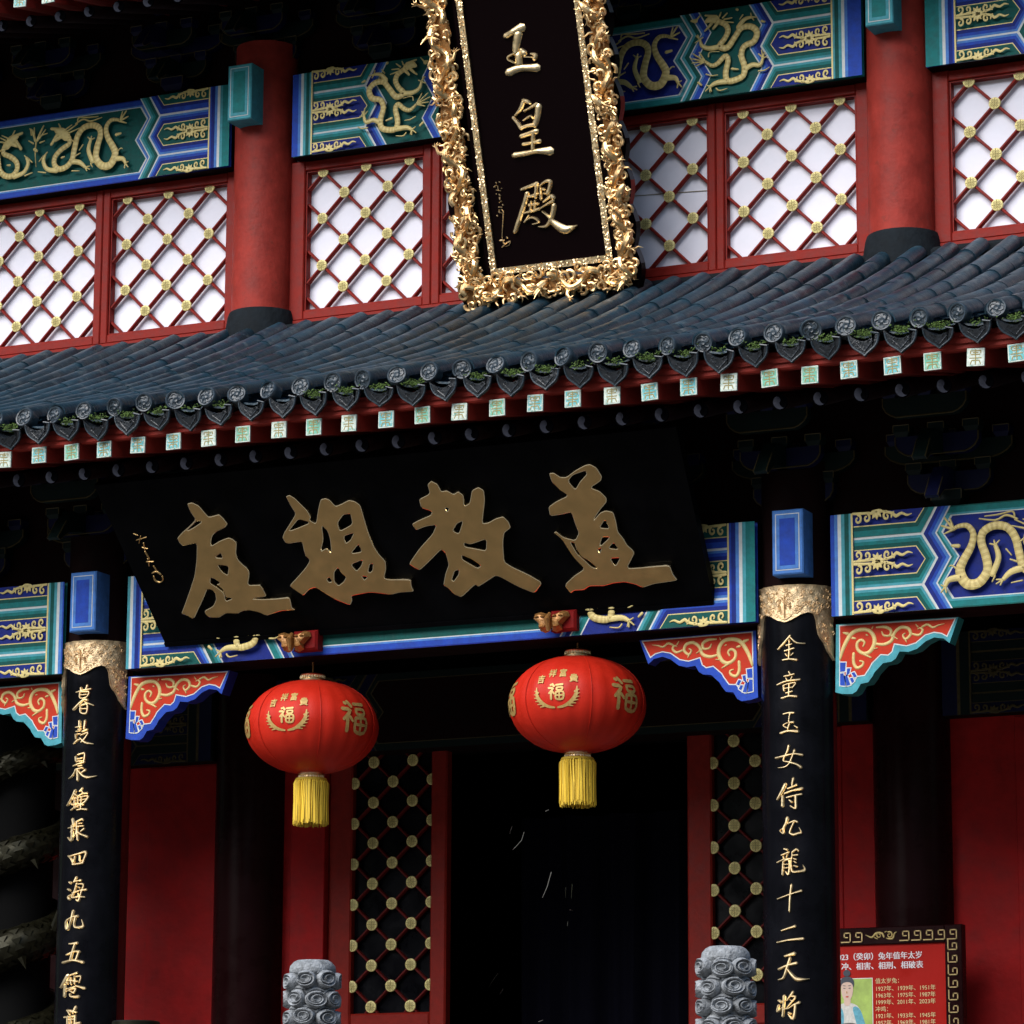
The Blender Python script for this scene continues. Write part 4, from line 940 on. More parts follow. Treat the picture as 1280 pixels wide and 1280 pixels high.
# ------------------------------------------------------------------ couplet boards
def Z60(ox, oy, sc=21.333): return (ox, oy, sc)
RIGHT = [(960, 785, 21.333, "600,200,50 520,300,50 280,580,40;600,255,40 760,395,50 990,415,24;490,470,36 640,430,36;450,615,44 700,540,44;570,320,40 572,560,44 555,830,44;470,690,40 515,750,36;680,670,40 610,735,26;400,860,50 560,832,46 770,850,70"),
 (960, 828, 21.333, "560,250,46 600,320,34;440,375,40 560,350,34 700,310,44;490,420,30 520,480,36;650,380,40 610,460,30;260,605,50 500,500,40 850,460,60;420,620,40 440,760,46;420,620,26 560,570,30 740,550,50 650,680,44;450,700,26 650,665,30;570,560,40 560,900,44;480,820,34 660,770,36;370,960,54 570,900,44 770,910,66"),
 (960, 875, 21.333, "420,380,44 560,345,44 700,345,50;600,345,50 575,450,40 560,590,40;560,600,40 690,590,60;540,605,26 430,665,30 450,715,26 530,745,22;590,600,44 530,780,44;700,690,30 790,740,50;340,890,64 530,830,56 800,840,76"),
 (960, 918, 21.333, "560,300,66 520,460,46 420,690,36 560,740,46 760,800,56 880,880,80;710,420,70 640,620,44 570,780,42 460,870,38 290,895,20;220,635,60 480,565,46 700,520,46 920,550,60"),
 (960, 962, 21.333, "470,390,80 390,560,76 260,810,40;400,700,56 395,980,76;680,240,76 650,360,50 650,480,40;530,510,36 650,460,40 770,400,60;450,640,50 640,565,44 920,505,76;500,750,40 720,690,44 900,660,56;735,700,70 740,900,70 735,1040,56 600,970,30;570,810,30 640,870,56"),
 (960, 1005, 21.333, "520,380,90 485,520,60 420,660,50 430,790,50 340,720,26 410,655,24;530,530,30 700,455,50 790,490,50;690,490,50 610,680,44 590,770,50 680,820,60 820,780,56 890,765,50 830,630,20"),
 (960, 1048, 21.333, "430,280,36 520,305,56;370,450,40 560,370,50;420,480,32 430,545,40;530,430,36 500,520,32;260,650,40 420,570,34 600,540,44;420,620,40 400,970,56;420,620,26 570,580,50 560,960,56 480,880,24;430,700,28 540,690,28;430,800,28 540,780,28;650,370,50 760,290,50 820,340,50;650,380,40 650,460,36;660,455,34 800,440,44;650,470,40 625,620,40 650,880,56 800,885,56 980,850,70 930,710,20;680,540,36 765,565,44;690,610,34 760,655,44;690,730,34 790,755,50"),
 (820, 820, 2.783, "425,846,5 465,830,5 507,817,8;472,797,8 468,830,6.5 465,888,7"),
 (820, 820, 2.783, "438,956,5 460,948,5.5 485,940,8;424,997,7 465,988,6 512,984,9"),
 (850, 1160, 6.095, "800,215,14 875,195,24;755,315,18 820,285,16 890,268,20;840,230,22 812,320,18 790,380,16 755,395,10;820,312,10 860,365,24 900,392,26 985,388,5"),
 (960, 1220, 21.333, "440,540,80 430,780,60 405,1080,66;290,650,50 370,700,70;300,780,50 270,950,66 400,840,26;670,430,66 580,560,44 510,660,30;620,540,36 740,560,46 640,690,40 510,860,30;600,640,26 640,660,36;420,890,44 560,860,36 690,770,40 840,710,80;730,760,80 715,960,70 670,1150,76 540,1010,26;550,970,36 610,1010,50")]
LEFT = [(75, 845, 21.333, "570,310,50 570,400,50;740,250,60 700,350,50;450,440,40 640,375,40 830,345,54;550,440,36 550,590,36 720,560,40 770,420,50 560,430,36;560,510,30 720,490,30;370,900,60 520,740,60 640,630,56 740,640,66;660,690,30 790,745,46 905,790,36;560,790,46 565,970,46 710,990,50 730,760,50 580,780,40;570,880,34 720,870,34"),
 (75, 890, 21.333, "530,240,66 530,410,56;430,415,36 570,385,36;490,465,40 570,455,40;440,525,36 550,500,36;430,600,40 440,720,36;380,860,30 460,770,44 560,720,36;680,240,76 650,460,46;600,525,40 740,460,50;560,625,32 750,545,46 680,690,46 570,810,40;540,690,26 680,815,66 900,855,16;450,595,36 560,585,36"),
 (75, 930, 21.333, "480,290,40 590,255,40 670,260,54 640,500,46;430,340,60 440,460,66;470,400,36 600,375,40;460,465,40 600,450,40;370,590,36 500,530,40 660,480,56;490,590,36 600,570,36;450,670,40 620,635,50;440,670,44 370,820,44 260,930,30;480,690,60 480,970,60;480,690,36 620,850,60 760,890,60 990,850,12;690,690,66 580,770,24"),
 (75, 974, 21.333, "420,300,70 330,500,46 210,710,34;390,380,50 490,460,44;390,480,40 430,500,40;340,545,36 490,495,36;405,560,50 400,770,50;300,640,46 345,690,40;480,640,44 440,700,30;310,830,40 400,760,40 490,730,40;610,240,60 530,330,34;590,300,40 620,360,46;510,440,40 620,385,40 740,370,60;490,490,40 640,455,36 760,460,60 640,630,50 500,650,36 490,500,36;520,565,34 700,530,34;580,480,44 560,800,44;480,700,34 640,680,46;460,825,46 590,800,44 730,810,60"),
 (75, 1013, 21.333, "345,230,66 375,390,66;240,480,36 410,420,40;335,400,60 320,800,60 230,720,26;300,580,30 390,510,36;440,310,40 580,235,46 630,265,44;465,310,50 450,580,50 380,720,26;510,350,36 605,340,44;450,430,38 640,415,46;470,540,50 480,790,60;650,490,60 560,560,30;470,560,36 570,640,50 740,705,66"),
 (0, 860, 3.05, "263,640,6 275,655,8 282,674,6;263,643,6 300,632,6 328,626,10 322,650,8 315,668,8;288,642,6 284,664,6;305,638,6 305,660,6 312,658,4;278,674,6 318,667,7"),
 (68, 1085, 21.333, "410,380,50 450,405,60;370,565,50 430,600,50;410,840,60 380,770,50 490,700,26;600,250,60 530,380,40;540,360,36 630,345,36 720,325,54;610,400,40 540,640,44 480,790,50 650,765,46 820,780,46;620,430,30 780,440,54 730,620,44 650,870,60 590,840,30;490,670,40 700,595,40 860,580,60;640,505,34 680,530,40;640,670,34 650,740,40"),
 (68, 1125, 12.8, "305,180,46 285,280,34 245,420,30 205,470,40 200,340,26 290,275,22;290,270,26 380,258,40;345,265,40 325,360,30 330,430,34 400,440,40 465,415,40 440,315,12"),
 (68, 1125, 12.8, "245,705,28 370,690,40;335,700,34 295,830,34 255,980,34;200,880,24 320,825,28 405,830,42;390,840,34 345,970,34;140,1005,40 300,965,34 465,1000,46"),
 (60, 1200, 16, "400,310,60 330,440,54 265,555,30;345,500,46 335,730,50;450,305,30 590,255,40;460,350,34 470,490,34;535,300,30 540,480,30;560,335,30 660,330,40 630,450,36;400,480,30 410,410,36 590,430,34;390,580,30 550,530,34;560,515,30 740,570,54;390,630,24 480,580,34 560,575,36 520,660,30;450,680,40 470,735,40 620,735,56;440,610,26 520,660,30"),
 (60, 1200, 16, "390,1010,46 580,1045,40;410,1020,36 440,1090,36;560,945,60 500,1060,40;335,1150,40 560,1115,40;400,1130,44 400,1300,50;550,1125,50 540,1300,50;420,1195,30 540,1180,30;460,1130,34 465,1300,40;540,1270,40 650,1260,46")]
RB = .236
def couplet(cx, chars, label):
    t_ = thing('couplet_board', label, 'couplet board', (cx, 0, FL+.4), 'black couplet boards on the front columns')
    A0 = radians(78); b = MB(); zt, zb = 5.505, FL+.4; N = 28; vs = []
    for k in range(N+1):
        a = -A0+2*A0*k/N; 
        for r_, z in ((.2225, zb), (RB, zb), (RB, zt), (.2225, zt)): vs.append((cx+r_*sin(a), -r_*cos(a), z))
    b.add(vs, [(4*k+i, 4*k+(i+1) % 4, 4*k+4+(i+1) % 4, 4*k+4+i) for k in range(N) for i in range(4)]+[(0, 1, 2, 3), tuple(4*N+i for i in (3, 2, 1, 0))], 'black_lacquer')
    sub(t_, b, 'board', True)
    tab = [(0, .218), (10, .205), (22, .175), (33, .158), (41, .165), (45, .20), (48, .285), (52, .315), (58, .34), (64, .385), (72, .42), (78, .44)]
    def zb_(a):
        a = abs(math.degrees(a))
        for (a0, z0), (a1, z1) in zip(tab, tab[1:]):
            if a <= a1: return z0+(z1-z0)*(a-a0)/(a1-a0)
        return tab[-1][1]
    b = MB(); N = 90; R = RB+.012; vs = []; K = 14
    for k in range(N+1):
        a = -A0+2*A0*k/N; d = zb_(a)
        for j in range(K+1):
            z = zt+.012-(d+.012)*j/K; r_ = R+.004*math.sin(a*19)*math.sin(z*71)+(.006 if j in (0, K) else 0); vs.append((cx+r_*sin(a), -r_*cos(a), z))
        vs.append((cx+RB*sin(a), -RB*cos(a), zt-d)); vs.append((cx+RB*.9*sin(a), -RB*.9*cos(a), zt+.012))
    M_ = K+3
    b.add(vs, [(k*M_+j, k*M_+j+1, (k+1)*M_+j+1, (k+1)*M_+j) for k in range(N) for j in range(K+1)]+[(k*M_+K+2, k*M_, (k+1)*M_, (k+1)*M_+K+2) for k in range(N)], 'gold_cap')
    cyl = lambda x, y, h: (cx+(R+h)*sin(x), -(R+h)*cos(x), y)
    rnd = random.Random(int(cx*10)+50)
    for k in range(120):
        a = rnd.uniform(-A0, A0); z = zt-rnd.uniform(.01, max(.02, zb_(a)-.015)); s = rnd.uniform(.008, .02); a0 = rnd.random()*6.3
        P = [(a+s*(1-.7*j/6)*cos(a0+j*.8)/R, z+s*(1-.7*j/6)*sin(a0+j*.8), .008) for j in range(7)]; stroke(b, P, cyl, .006, 'gold_cap', 2)
    for s in (-1, 1):   # beast face on the lobe
        stroke(b, spiral(s*.13, zt-.12, .028, 0, s*1.2, .014, .008), cyl, .012, 'gold_cap', 2); stroke(b, [(s*.02, zt-.10, .02), (s*.1, zt-.07, .022), (s*.22, zt-.09, .008)], cyl, .01, 'gold_cap', 3)
    stroke(b, [(0, zt-.06, .03), (0, zt-.13, .035), (0, zt-.17, .05)], cyl, .016, 'gold_cap', 3); stroke(b, [(-.18, zt-.175, .012), (0, zt-.2, .016), (.18, zt-.175, .012)], cyl, .008, 'gold_cap', 3)
    sub(t_, b, 'gilt_cap', True)
    for ox, oy, sc, txt in chars:
        mb = MB()
        def fn(x, y, h):
            p = atCyl(ox+x/sc, oy+y/sc, cx, 0, RB); n = Vector((p.x-cx, p.y, 0)).normalized(); return p+n*(h-.001)
        for P in S2(txt, 40): stroke(mb, [(x, y, w_*1.3) for x, y, w_ in P], fn, .014, 'gold_satin', 4)
        sub(t_, mb, 'gold_character', True)
couplet(2.5, RIGHT, 'black curved couplet board on the right column, beside the framed red notice')
couplet(-2.5, LEFT, 'black curved couplet board on the left column, beside the dark dragon carving')

# ------------------------------------------------------------------ lanterns
def lantern(px, py, Y, label):
    c = atY(px, py, Y); RX, RZ = .435, .305
    top = 5.312
    t_ = thing('lantern', label, 'lantern', (c.x, c.y, c.z), 'red lanterns under the beam')
    b = MB(); nr = 24; prof = []
    K = 22; vs = []; n = nr*4
    for j in range(K+1):
        th = -pi/2+.16+(pi-.32)*j/K
        for k in range(n):
            ph = 2*pi*k/n; q = abs(((k % 4)/4)-.5)*2   # 1 at rib, 0 between
            r_ = RX*cos(th)**.9*(1-.016*(1-q)*cos(th)+.002*sin(k*2.7+j)); vs.append((c.x+r_*cos(ph), c.y+r_*sin(ph), c.z+RZ*sin(th)))
    b.add(vs, [(j*n+k, j*n+(k+1) % n, (j+1)*n+(k+1) % n, (j+1)*n+k) for j in range(K) for k in range(n)], 'lantern_red')
    sub(t_, b, 'lantern_shade', True)
    view = atan2(-1, .50)     # bearing of the camera side
    def ell(a0, zc):
        def fn(x, y, h):
            z = (zc+y)/RZ; z = max(-.98, min(.98, z)); th = math.asin(z); r_ = RX*cos(th)**.9; ph = a0+x/RX
            return (c.x+(r_+h+.001)*cos(ph), c.y+(r_+h+.001)*sin(ph), c.z+RZ*z)
        return fn
    FU = "20,12,9;30,8,9 42,22,9;10,30,9 36,34,10 14,60,8;26,52,9 26,92,10;34,52,8 44,64,7;52,14,8 90,12,9;58,28,8 60,42,8 86,42,8 88,28,8 60,28,7;54,54,8 54,90,8 92,92,9 94,54,8 54,54,8;58,72,7 90,72,7;73,54,7 73,90,7"
    def fu(fn, cx, cy, s, m, fat=1.25):
        mb = MB()
        for P in S2(FU, 9): stroke(mb, [(cx+(x-52)*s, cy-(y-52)*s, w_*s*fat) for x, y, w_ in P], fn, .0015, m, 3, False)
        return mb
    # big character panels and the ringed panel between them
    for a in (view+.72, view-1.42, view+.72+2.15, view+.72+3.14+.98):
        sub(t_, fu(ell(a, .02), 0, 0, .0023, 'lantern_gold', 1.15), 'gold_emblem')
    for a in (view-.36, view-.36+3.14):
        fn0 = ell(a, .02); fn = lambda x, y, h: fn0(x*1.08, y*1.08, h); mb = fu(fn, 0, .0, .00105, 'lantern_gold', 1.3)
        for k, ch in enumerate('吉祥富貴'):
            vs, fs = text_mesh(ch, .052, 0, .0015, 'CENTER'); q = -.105+.07*k
            for dl in (0,): mb.add([fn(q+x*1.0, .062+.028*(1-((k-1.5)/1.5)**2)+y+(.008 if k in (1, 2) else 0), .001) for x, y, z in vs], fs, 'lantern_gold')
        for s in (-1, 1):
            stroke(mb, [(s*.125, .03, .006), (s*.118, -.02, .02), (s*.09, -.058, .022), (s*.05, -.082, .016), (s*.01, -.09, .01)], fn, .0012, 'lantern_gold', 4, False)
            for j in range(6): a_ = .1-.95*j/5; stroke(mb, [(s*.112*cos(a_), -.01+.09*sin(a_), .012), (s*.14*cos(a_+.1), -.01+.108*sin(a_+.1), .004)], fn, .0012, 'lantern_gold', 2, False)
        sub(t_, mb, 'gold_emblem')
    # bare seam wire glinting between the gores
    b = MB()
    for k in range(0, nr, 4):
        ph = 2*pi*(k+.0)/nr+view+.16
        P = []
        for j in range(15):
            th = -1.25+2.5*j/14; r_ = RX*cos(th)**.9+.0005; P.append((c.x+r_*cos(ph), c.y+r_*sin(ph), c.z+RZ*sin(th)))
        b.tube(P, .0022, 'lantern_red', 5)
    sub(t_, b, 'seam', True)
    for s in (1, -1):
        b = MB(); z0 = c.z+s*(RZ*.975)
        b.lathe([(.0, z0+s*.05), (.078, z0+s*.05), (.084, z0+s*.044), (.078, z0+s*.036), (.078, z0+s*.024), (.086, z0+s*.016), (.086, z0+s*.004), (.08, z0-s*.01), (.08, z0-s*.03)], (c.x, c.y, 0), 'brass', 28)
        for k in range(28): a = 2*pi*k/28; b.tube([(c.x+.081*cos(a), c.y+.081*sin(a), z0+s*.022), (c.x+.081*cos(a), c.y+.081*sin(a), z0+s*.038)], .004, 'gold_leaf', 4)
        sub(t_, b, 'brass_collar', True)
    b = MB(); rnd = random.Random(int(px)); z0 = c.z-RZ-.035; L_ = .30
    for k in range(420):
        a = rnd.random()*2*pi; r_ = .112*sqrt(rnd.uniform(.55, 1)); r2 = r_*rnd.uniform(.98, 1.07); l = L_*rnd.uniform(.9, 1.02); da = rnd.uniform(-.06, .06)
        b.tube([(c.x+r_*.85*cos(a), c.y+r_*.85*sin(a), z0), (c.x+r_*1.02*cos(a), c.y+r_*1.02*sin(a), z0-.03), (c.x+r_*cos(a+da), c.y+r_*sin(a+da), z0-l*.5), (c.x+r2*cos(a+da*1.5), c.y+r2*sin(a+da*1.5), z0-l)], [.005, .0045, .0042, .003], 'tassel', 4)
    b.lathe([(.0, z0), (.1, z0+.004), (.108, z0-.012)], (c.x, c.y, 0), 'tassel', 24)
    sub(t_, b, 'tassel')
    b = MB(); b.tube([(c.x, c.y, c.z+RZ), (c.x, c.y, max(top+.01, c.z+RZ+.06))], .006, 'wood_gilt', 6); sub(t_, b, 'hanger')
lantern(390, 909, .06, 'red gold printed lantern with yellow tassel, the left and lower one under the beam')
lantern(722, 881, .06, 'red gold printed lantern with yellow tassel, hanging nearer the right couplet board')

# ------------------------------------------------------------------ notice board
NY = 1.62
def npix(px, py): p = atY(px, py, NY); return p.x, p.z
xr1, zt1 = npix(1203, 1155); xi, zi = npix(1182, 1178)
xl1 = xr1-1.22; fwid = xr1-xi; zt1 = zi+fwid*.98; ZB = FL+.65
nb = thing('notice_board', 'framed red printed notice with white heading, leaning at the wall right of the couplet column', 'notice board', ((xl1+xr1)/2, NY, ZB))
b = MB(); 
b.bbox(xl1, xr1, NY+.012, NY+.06, ZB, zt1, 'maroon_lacquer', .006)
b.bbox(xl1, xl1+fwid, NY-.02, NY+.0115, ZB, zt1, 'maroon_lacquer', .005); b.bbox(xi, xr1, NY-.02, NY+.0115, ZB, zt1, 'maroon_lacquer', .005)
b.bbox(xl1+fwid, xi, NY-.018, NY+.0115, zi, zt1-.001, 'maroon_lacquer', .005); b.bbox(xl1+fwid, xi, NY-.018, NY+.0115, ZB+.001, ZB+fwid, 'maroon_lacquer', .005)
for lx in (xl1+.1, xr1-.1): b.box(lx-.03, lx+.03, NY+.02, NY+.058, FL, ZB, 'maroon_lacquer')
sub(nb, b, 'board_frame')
b = MB(); b.box(xl1+fwid*.5, xi+.01, NY+.002, NY+.0118, ZB+.02, zi+.01, 'notice_red'); sub(nb, b, 'notice_panel')
b = MB(); fy = NY-.0205; lw = .007
def key(x, z, s, d):   # one hooked fret unit, along d ('x' or 'z')
    U = [(0, 0), (0, .85), (.75, .85), (.75, .3), (.4, .3), (.4, .55)]
    U = [(0, 0), (.85, 0), (.85, .82), (.28, .82), (.28, .42), (.58, .42)]
    P = [(x+a*s, z+c*s) if d == 'x' else (x+c*s, z-a*s) for a, c in U]
    for (a, c), (e, f_) in zip(P, P[1:]):
        b.box(min(a, e)-lw/2, max(a, e)+lw/2, fy-.006, fy, min(c, f_)-lw/2, max(c, f_)+lw/2, 'fret_gold')
fs_ = fwid*.62
zc = zi+fwid*.17
k = 0; x = xr1-fwid*.2-fs_
xm = npix(1104, 1168)[0]
while x > xl1+fwid:
    if not (xm-.09-fs_ < x < xm+.09): key(x, zc, fs_, 'x')
    x -= fs_*1.12
sub(nb, b, 'fretwork'); b = MB()
z = zt1-fwid*.25-fs_*1.0
while z > ZB+fwid: key(xi+fwid*.2, z, fs_, 'z'); z -= fs_*1.12
sub(nb, b, 'fretwork')
b = MB(); fnn = lambda x, y, h: (xm+x, fy-h, zi+fwid*.5+y)
for P in ([(-.11, .005, .004), (-.07, -.012, .012), (-.04, .014, .014), (0, .012, .012), (.012, -.012, .012)], spiral(-.02, .0, .02, 1, 1.1, .01, .006), spiral(.05, .0, .022, 2, -1.1, .011, .006), [(.03, -.02, .008), (.07, -.024, .012), (.085, .01, .010), (.10, .018, .003)], [(-.05, -.014, .008), (-.03, -.024, .004)], [(.02, .02, .01), (.035, .026, .003)]):
    stroke(b, P, fnn, .008, 'queti_gold', 4)
sub(nb, b, 'gilt_scroll', True)
def text(s, px, py, size, m, off=.0, align='LEFT'):
    x, z = npix(px, py); vs, fs = text_mesh(s, size, .0006, off, align); b = MB()
    b.add([(x+a, NY+.0005-c-random.random()*.0003, z+d) for a, d, c in vs], fs, m); sub(nb, b, 'lettering')
for dx in (0, .45): text('2023（癸卯）兔年值年太岁', 1153+dx, 1197, .0500, 'print_white', 0, 'RIGHT')
for dx in (0, .45): text('值、冲、相害、相刑、相破表', 1154+dx, 1209, .0505, 'print_white', 0, 'RIGHT')
for i, s in enumerate(('值太岁兔：', '1927年、1939年、1951年', '1963年、1975年、1987年', '1999年、2011年、2023年', '冲鸡：', '1921年、1933年、1945年', '1957年、1969年、1981年', '1993年、2005年、2017年')):
    text(s, 1094, 1229+8.55*i+(0 if i < 1 else 1), .037, 'print_yellow', 0)
b = MB(); x1, z1 = npix(1090, 1223); x0 = x1-.42; z0 = z1-.62; y = NY-.0002
b.poly([(x0-.006, y, z0-.006), (x1+.004, y, z0-.006), (x1+.004, y, z1+.004), (x0-.006, y, z1+.004)], 'print_white')
b.poly([(x0, y-.0006, z0), (x1, y-.0006, z0), (x1, y-.0006, z1), (x0, y-.0006, z1)], 'print_green')
hx, hz = npix(1059, 1234)
def blob(P, m, k): b.poly([(hx+a, y-.0006*k, hz+c) for a, c in chaikin(P, .25, 2)], m)
blob(pts("-.14,-.5 -.13,-.22 -.09,-.13 -.03,-.1 .03,-.1 .085,-.13 .12,-.24 .17,-.36 .19,-.5"), 'print_robe', 2)
blob(pts(".03,-.12 .085,-.13 .12,-.24 .17,-.36 .16,-.4 .08,-.3 .05,-.2"), 'print_teal', 3)
blob(pts("-.10,-.14 -.03,-.12 -.02,-.25 -.1,-.3 -.14,-.28"), 'print_teal', 3)
blob(pts("-.09,-.24 .06,-.22 .1,-.3 .08,-.42 -.1,-.42"), 'print_dark', 4)
blob(pts("-.022,-.12 .022,-.12 .024,-.06 -.024,-.06"), 'print_skin', 4)
blob(pts("-.042,.0 -.038,-.05 -.018,-.085 .018,-.085 .038,-.05 .042,.0 .03,.05 -.03,.05"), 'print_skin', 5)
blob(pts("-.046,-.01 -.05,.05 0,.075 .05,.05 .046,-.01 .034,.025 0,.035 -.034,.025"), 'print_hair', 6)
blob(pts("-.022,.07 -.026,.1 0,.115 .026,.1 .022,.07"), 'print_hair', 7)
for s_ in (-1, 1):
    blob([(s_*a, c) for a, c in pts(".008,.006 .028,.008 .030,.012 .008,.010")], 'print_hair', 8); blob([(s_*a, c) for a, c in pts(".010,-.006 .026,-.004 .026,-.009 .010,-.010")], 'print_hair', 8)
blob(pts("-.012,-.058 .012,-.058 .008,-.066 -.008,-.066"), 'orange_red', 8); blob(pts("-.004,-.02 .005,-.04 -.006,-.042"), 'wood_gilt', 8)
for k_ in range(5): blob([(a+.035*k_-.07, c-.03*(k_ % 2)) for a, c in pts("-.01,-.25 .012,-.26 .006,-.29 -.012,-.28")], 'print_robe', 8)
sub(nb, b, 'portrait_print')

# ------------------------------------------------------------------ stone posts
def post(px, py, Y, label, seed):
    c = atY(px, py, Y); rnd = random.Random(seed); H = c.z-FL
    t_ = thing('stone_post', label, 'stone post', (c.x, Y, FL), 'carved stone posts of the terrace rail')
    b = MB(); R = .105
    b.lathe([(.0, c.z+.012), (.07, c.z+.012), (R-.02, c.z+.004), (R-.004, c.z-.014), (R, c.z-.035), (R-.006, c.z-.05), (R-.016, c.z-.06), (R-.016, c.z-.62), (R+.02, c.z-.63), (R+.02, c.z-.7), (R-.01, c.z-.71), (R-.01, FL)], (c.x, Y, 0), 'stone', 40)
    sub(t_, b, 'shaft', True)
    b = MB(); rows = 7; per = 7
    for j in range(rows):
        for k in range(per):
            a = 2*pi*(k+.5*(j % 2))/per+rnd.uniform(-.08, .08)+.4; z = c.z-.075-.083*j+rnd.uniform(-.006, .006); sx, sz = .047*rnd.uniform(.9, 1.1), .036*rnd.uniform(.9, 1.1)
            r0 = R-.02
            def fn(x, y_, h): q = a+x/R; return (c.x+(r0+h)*cos(q), Y+(r0+h)*sin(q), z+y_)
            vs = [fn(0, 0, .026)]; n = 16
            for q, h in ((.35, .040), (.55, .028), (.78, .046), (.97, .030), (1.08, -.006)):
                for i in range(n):
                    an = 2*pi*i/n; w_ = 1-.12*max(0, sin(an)); vs.append(fn(sx*q*cos(an), sz*q*sin(an)*(1.15 if sin(an) < 0 else 1)-.004, h))
            fs = [(0, 1+i, 1+(i+1) % n) for i in range(n)]+[(1+r_*n+i, 1+r_*n+(i+1) % n, 1+(r_+1)*n+(i+1) % n, 1+(r_+1)*n+i) for r_ in range(4) for i in range(n)]
            b.add(vs, fs, 'stone')
            s = rnd.choice((-1, 1)); stroke(b, [(s*x_, y_-.004, w_) for x_, y_, w_ in spiral(0, 0, sx*.8, 1.2, 1.5, .011, .006, 12)], lambda x, y_, h: fn(x, y_*.8, .033+h), .013, 'stone', 2)
            stroke(b, [(-sx*.9, .02, .016), (-sx*.2, sz*1.15, .02), (sx*.9, sz*.9, .012)], lambda x, y_, h: fn(x, y_, .0+h), .02, 'stone', 3)
    sub(t_, b, 'cloud_carving', True)
post(391, 1204, -6, 'grey stone post with carved clouds, standing before the red wall and left lattice door', 3)
post(907, 1187, -6, 'grey stone post with carved clouds, standing beside the right couplet board', 8)

# ------------------------------------------------------------------ dark dragon carving at far left
dc = atY(52, 1050, .9)
dr = thing('dragon_carving', 'dark bronze dragon with scales coiled round a post in the shadow at far left', 'carving', (dc.x-.15, .9, FL))
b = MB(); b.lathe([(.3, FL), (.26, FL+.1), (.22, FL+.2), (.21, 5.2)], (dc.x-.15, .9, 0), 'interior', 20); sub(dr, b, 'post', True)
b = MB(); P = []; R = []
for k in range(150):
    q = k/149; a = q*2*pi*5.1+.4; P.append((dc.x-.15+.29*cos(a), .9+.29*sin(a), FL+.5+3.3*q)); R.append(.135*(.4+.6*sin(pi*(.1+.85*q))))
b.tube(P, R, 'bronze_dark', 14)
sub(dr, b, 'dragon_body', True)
b = MB()
for k in range(2, 148):
    p = Vector(P[k]); t = (Vector(P[k+1])-Vector(P[k-1])).normalized(); out = Vector((p.x-dc.x+.15, p.y-.9, 0)).normalized(); sd_ = t.cross(out)
    for s in range(-2, 3):
        an = s*.55+(.27 if k % 2 else 0); nrm = out*cos(an)+sd_*sin(an); tg = -out*sin(an)+sd_*cos(an); c = p+nrm*R[k]*1.0; w_ = R[k]*.33
        b.add([c-tg*w_, c+t*.04+nrm*.008, c+tg*w_, c-t*.035+nrm*.014], [(0, 1, 3), (1, 2, 3), (0, 3, 2)], 'bronze_dark')
    if k % 3 == 0:
        c = p+out*R[k]; b.add([c-t*.03+sd_*R[k]*.7, c+t*.03+sd_*R[k]*.7, c+sd_*R[k]*1.4+out*.02, c+sd_*R[k]*.7+out*.02], [(0, 1, 2), (0, 2, 3), (1, 2, 3)], 'bronze_dark')
for k in (18, 40, 62, 84, 105, 126):
    p = Vector(P[k]); out = Vector((p.x-dc.x+.15, p.y-.9, 0)).normalized(); q = p+out*.12+Vector((0, 0, .05)); r_ = q+out*.05+Vector((0, 0, .12)); b.tube([p, q, r_], [.05, .035, .02], 'bronze_dark', 8)
    for c in range(4): v = Vector((cos(c*.8-1)*.6, -.4, sin(c*.8+.4))); b.tube([r_, r_+v*.05, r_+v*.1], [.014, .011, .002], 'bronze_dark', 6)
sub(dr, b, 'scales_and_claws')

# ------------------------------------------------------------------ things in the dark doorway
bn = thing('doorway_glints', 'made-up dark sheet with metal strips standing for reflections in the black doorway', 'glints', (.0, 3.0, FL))  # made-up sheet and strips standing in for reflections in the doorway
b = MB(); vs = []; N = 60
for k in range(N+1):
    x = -.75+1.5*k/N
    for z in (FL+.4, 3.2, 4.6): vs.append((x, 3.0+.05*sin(x*16+z)+.03*sin(x*37), z))
b.add(vs, [(3*k+j, 3*k+j+1, 3*k+4+j, 3*k+3+j) for k in range(N) for j in range(2)], 'backing_dark'); sub(bn, b, 'dark_sheet', True)
b = MB()
for P, r_ in (([(655, 1040), (652, 1050), (645, 1058), (641, 1062)], .004), ([(640, 1033), (637, 1042)], .002), ([(689, 1090), (684, 1108), (678, 1122)], .0055), ([(715, 1105), (714, 1123)], .003), ([(707, 1109), (707, 1122)], .002), ([(622, 1217), (615, 1227), (610, 1236)], .003), ([(629, 1236), (624, 1244)], .0045), ([(682, 1014), (686, 1012)], .004), ([(673, 1277), (679, 1275)], .004), ([(712, 1137), (716, 1138)], .003), ([(710, 1152), (709, 1158)], .002)):
    b.tube([atY(x, y, 2.9) for x, y in P], [r_]*(len(P)-1)+[r_*.5], 'glint_metal', 7)
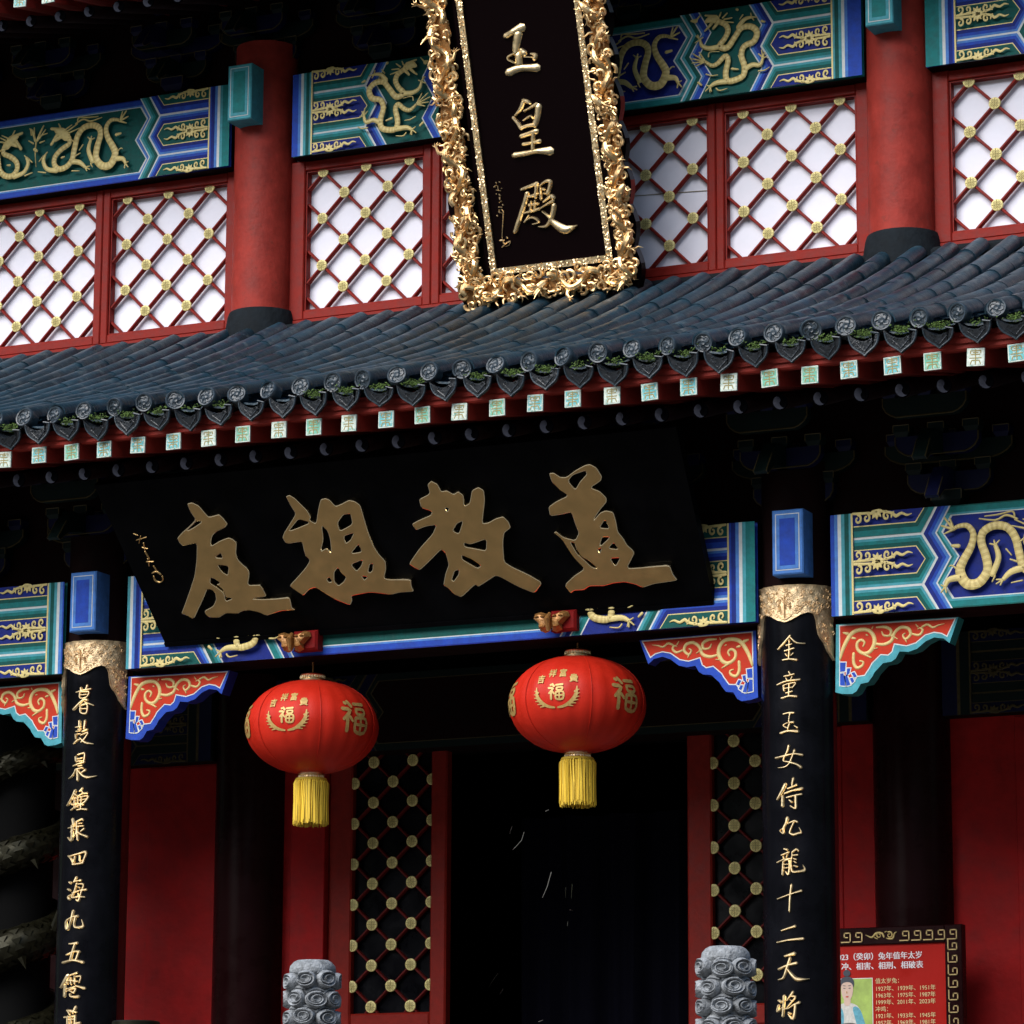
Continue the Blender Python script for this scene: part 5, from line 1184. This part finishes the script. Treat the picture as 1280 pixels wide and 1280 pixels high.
sub(bn, b, 'glint_strips', True)  # strips shaped as the bright reflection streaks

ib = thing('incense_burner', 'round rim of a dark bronze burner just showing at the bottom left', 'incense burner', (atY(170, 1277, -4).x, -4, FL))
c = atY(170, 1276.5, -4); b = MB()
b.lathe([(.10, FL), (.13, FL+.06), (.08, FL+.2), (.07, c.z-.35), (.11, c.z-.28), (.125, c.z-.08), (.125, c.z-.006), (.118, c.z), (.105, c.z-.004), (.10, c.z-.1), (0, c.z-.12)], (c.x, -4, 0), 'bronze_dark', 36)
sub(ib, b, 'bowl', True)
b = MB()
for s in (-1, 1): b.tube([(c.x+s*.12, -4, c.z-.15), (c.x+s*.17, -4, c.z-.12), (c.x+s*.17, -4, c.z-.04), (c.x+s*.125, -4, c.z-.06)], .014, 'bronze_dark', 8)
sub(ib, b, 'handles', True)

# ------------------------------------------------------------------ moss along the eave
b = MB(); rnd = random.Random(5)
for i in range(n_left+16):
    x0 = x_disc-n_left*PT+(i+.5)*PT; a = rnd.random()
    if a < .1: continue
    for k in range(int(45+230*max(0, a-.18)**1.1)):
        x = x0+rnd.gauss(0, .035); y = -1.415+rnd.uniform(-.02, .1); z = 6.775-.045-.03*(1-min(1, ((x-x0)/.1)**2))+rnd.uniform(-.01, .03)+.03*max(0, y+1.38)
        a_ = rnd.random()*6.28; l = rnd.uniform(.008, .022); d = Vector((cos(a_)*l, sin(a_)*l*.6-.006, rnd.uniform(-.4, .9)*l)); w_ = Vector((-sin(a_), cos(a_), .3))*l*.45; p = Vector((x, y, z))
        b.add([p-w_, p+d, p+w_, p+d*.4+Vector((0, -.004, .006))], [(0, 1, 3), (1, 2, 3)], 'moss')
tag(b.build('moss'), 'green moss and weeds growing between the eave tiles', 'moss', kind='stuff')

# hairline seam across one paper pane
b = MB(); b.tube([atY(778, 246, 2.18), atY(830, 242, 2.18), atY(886, 238, 2.18)], .0025, 'boss_line', 4)
for o_ in hall.children:
    if o_.name.startswith('window') and abs(o_.location.x-.579) < .05: sub(o_, b, 'pane_seam')
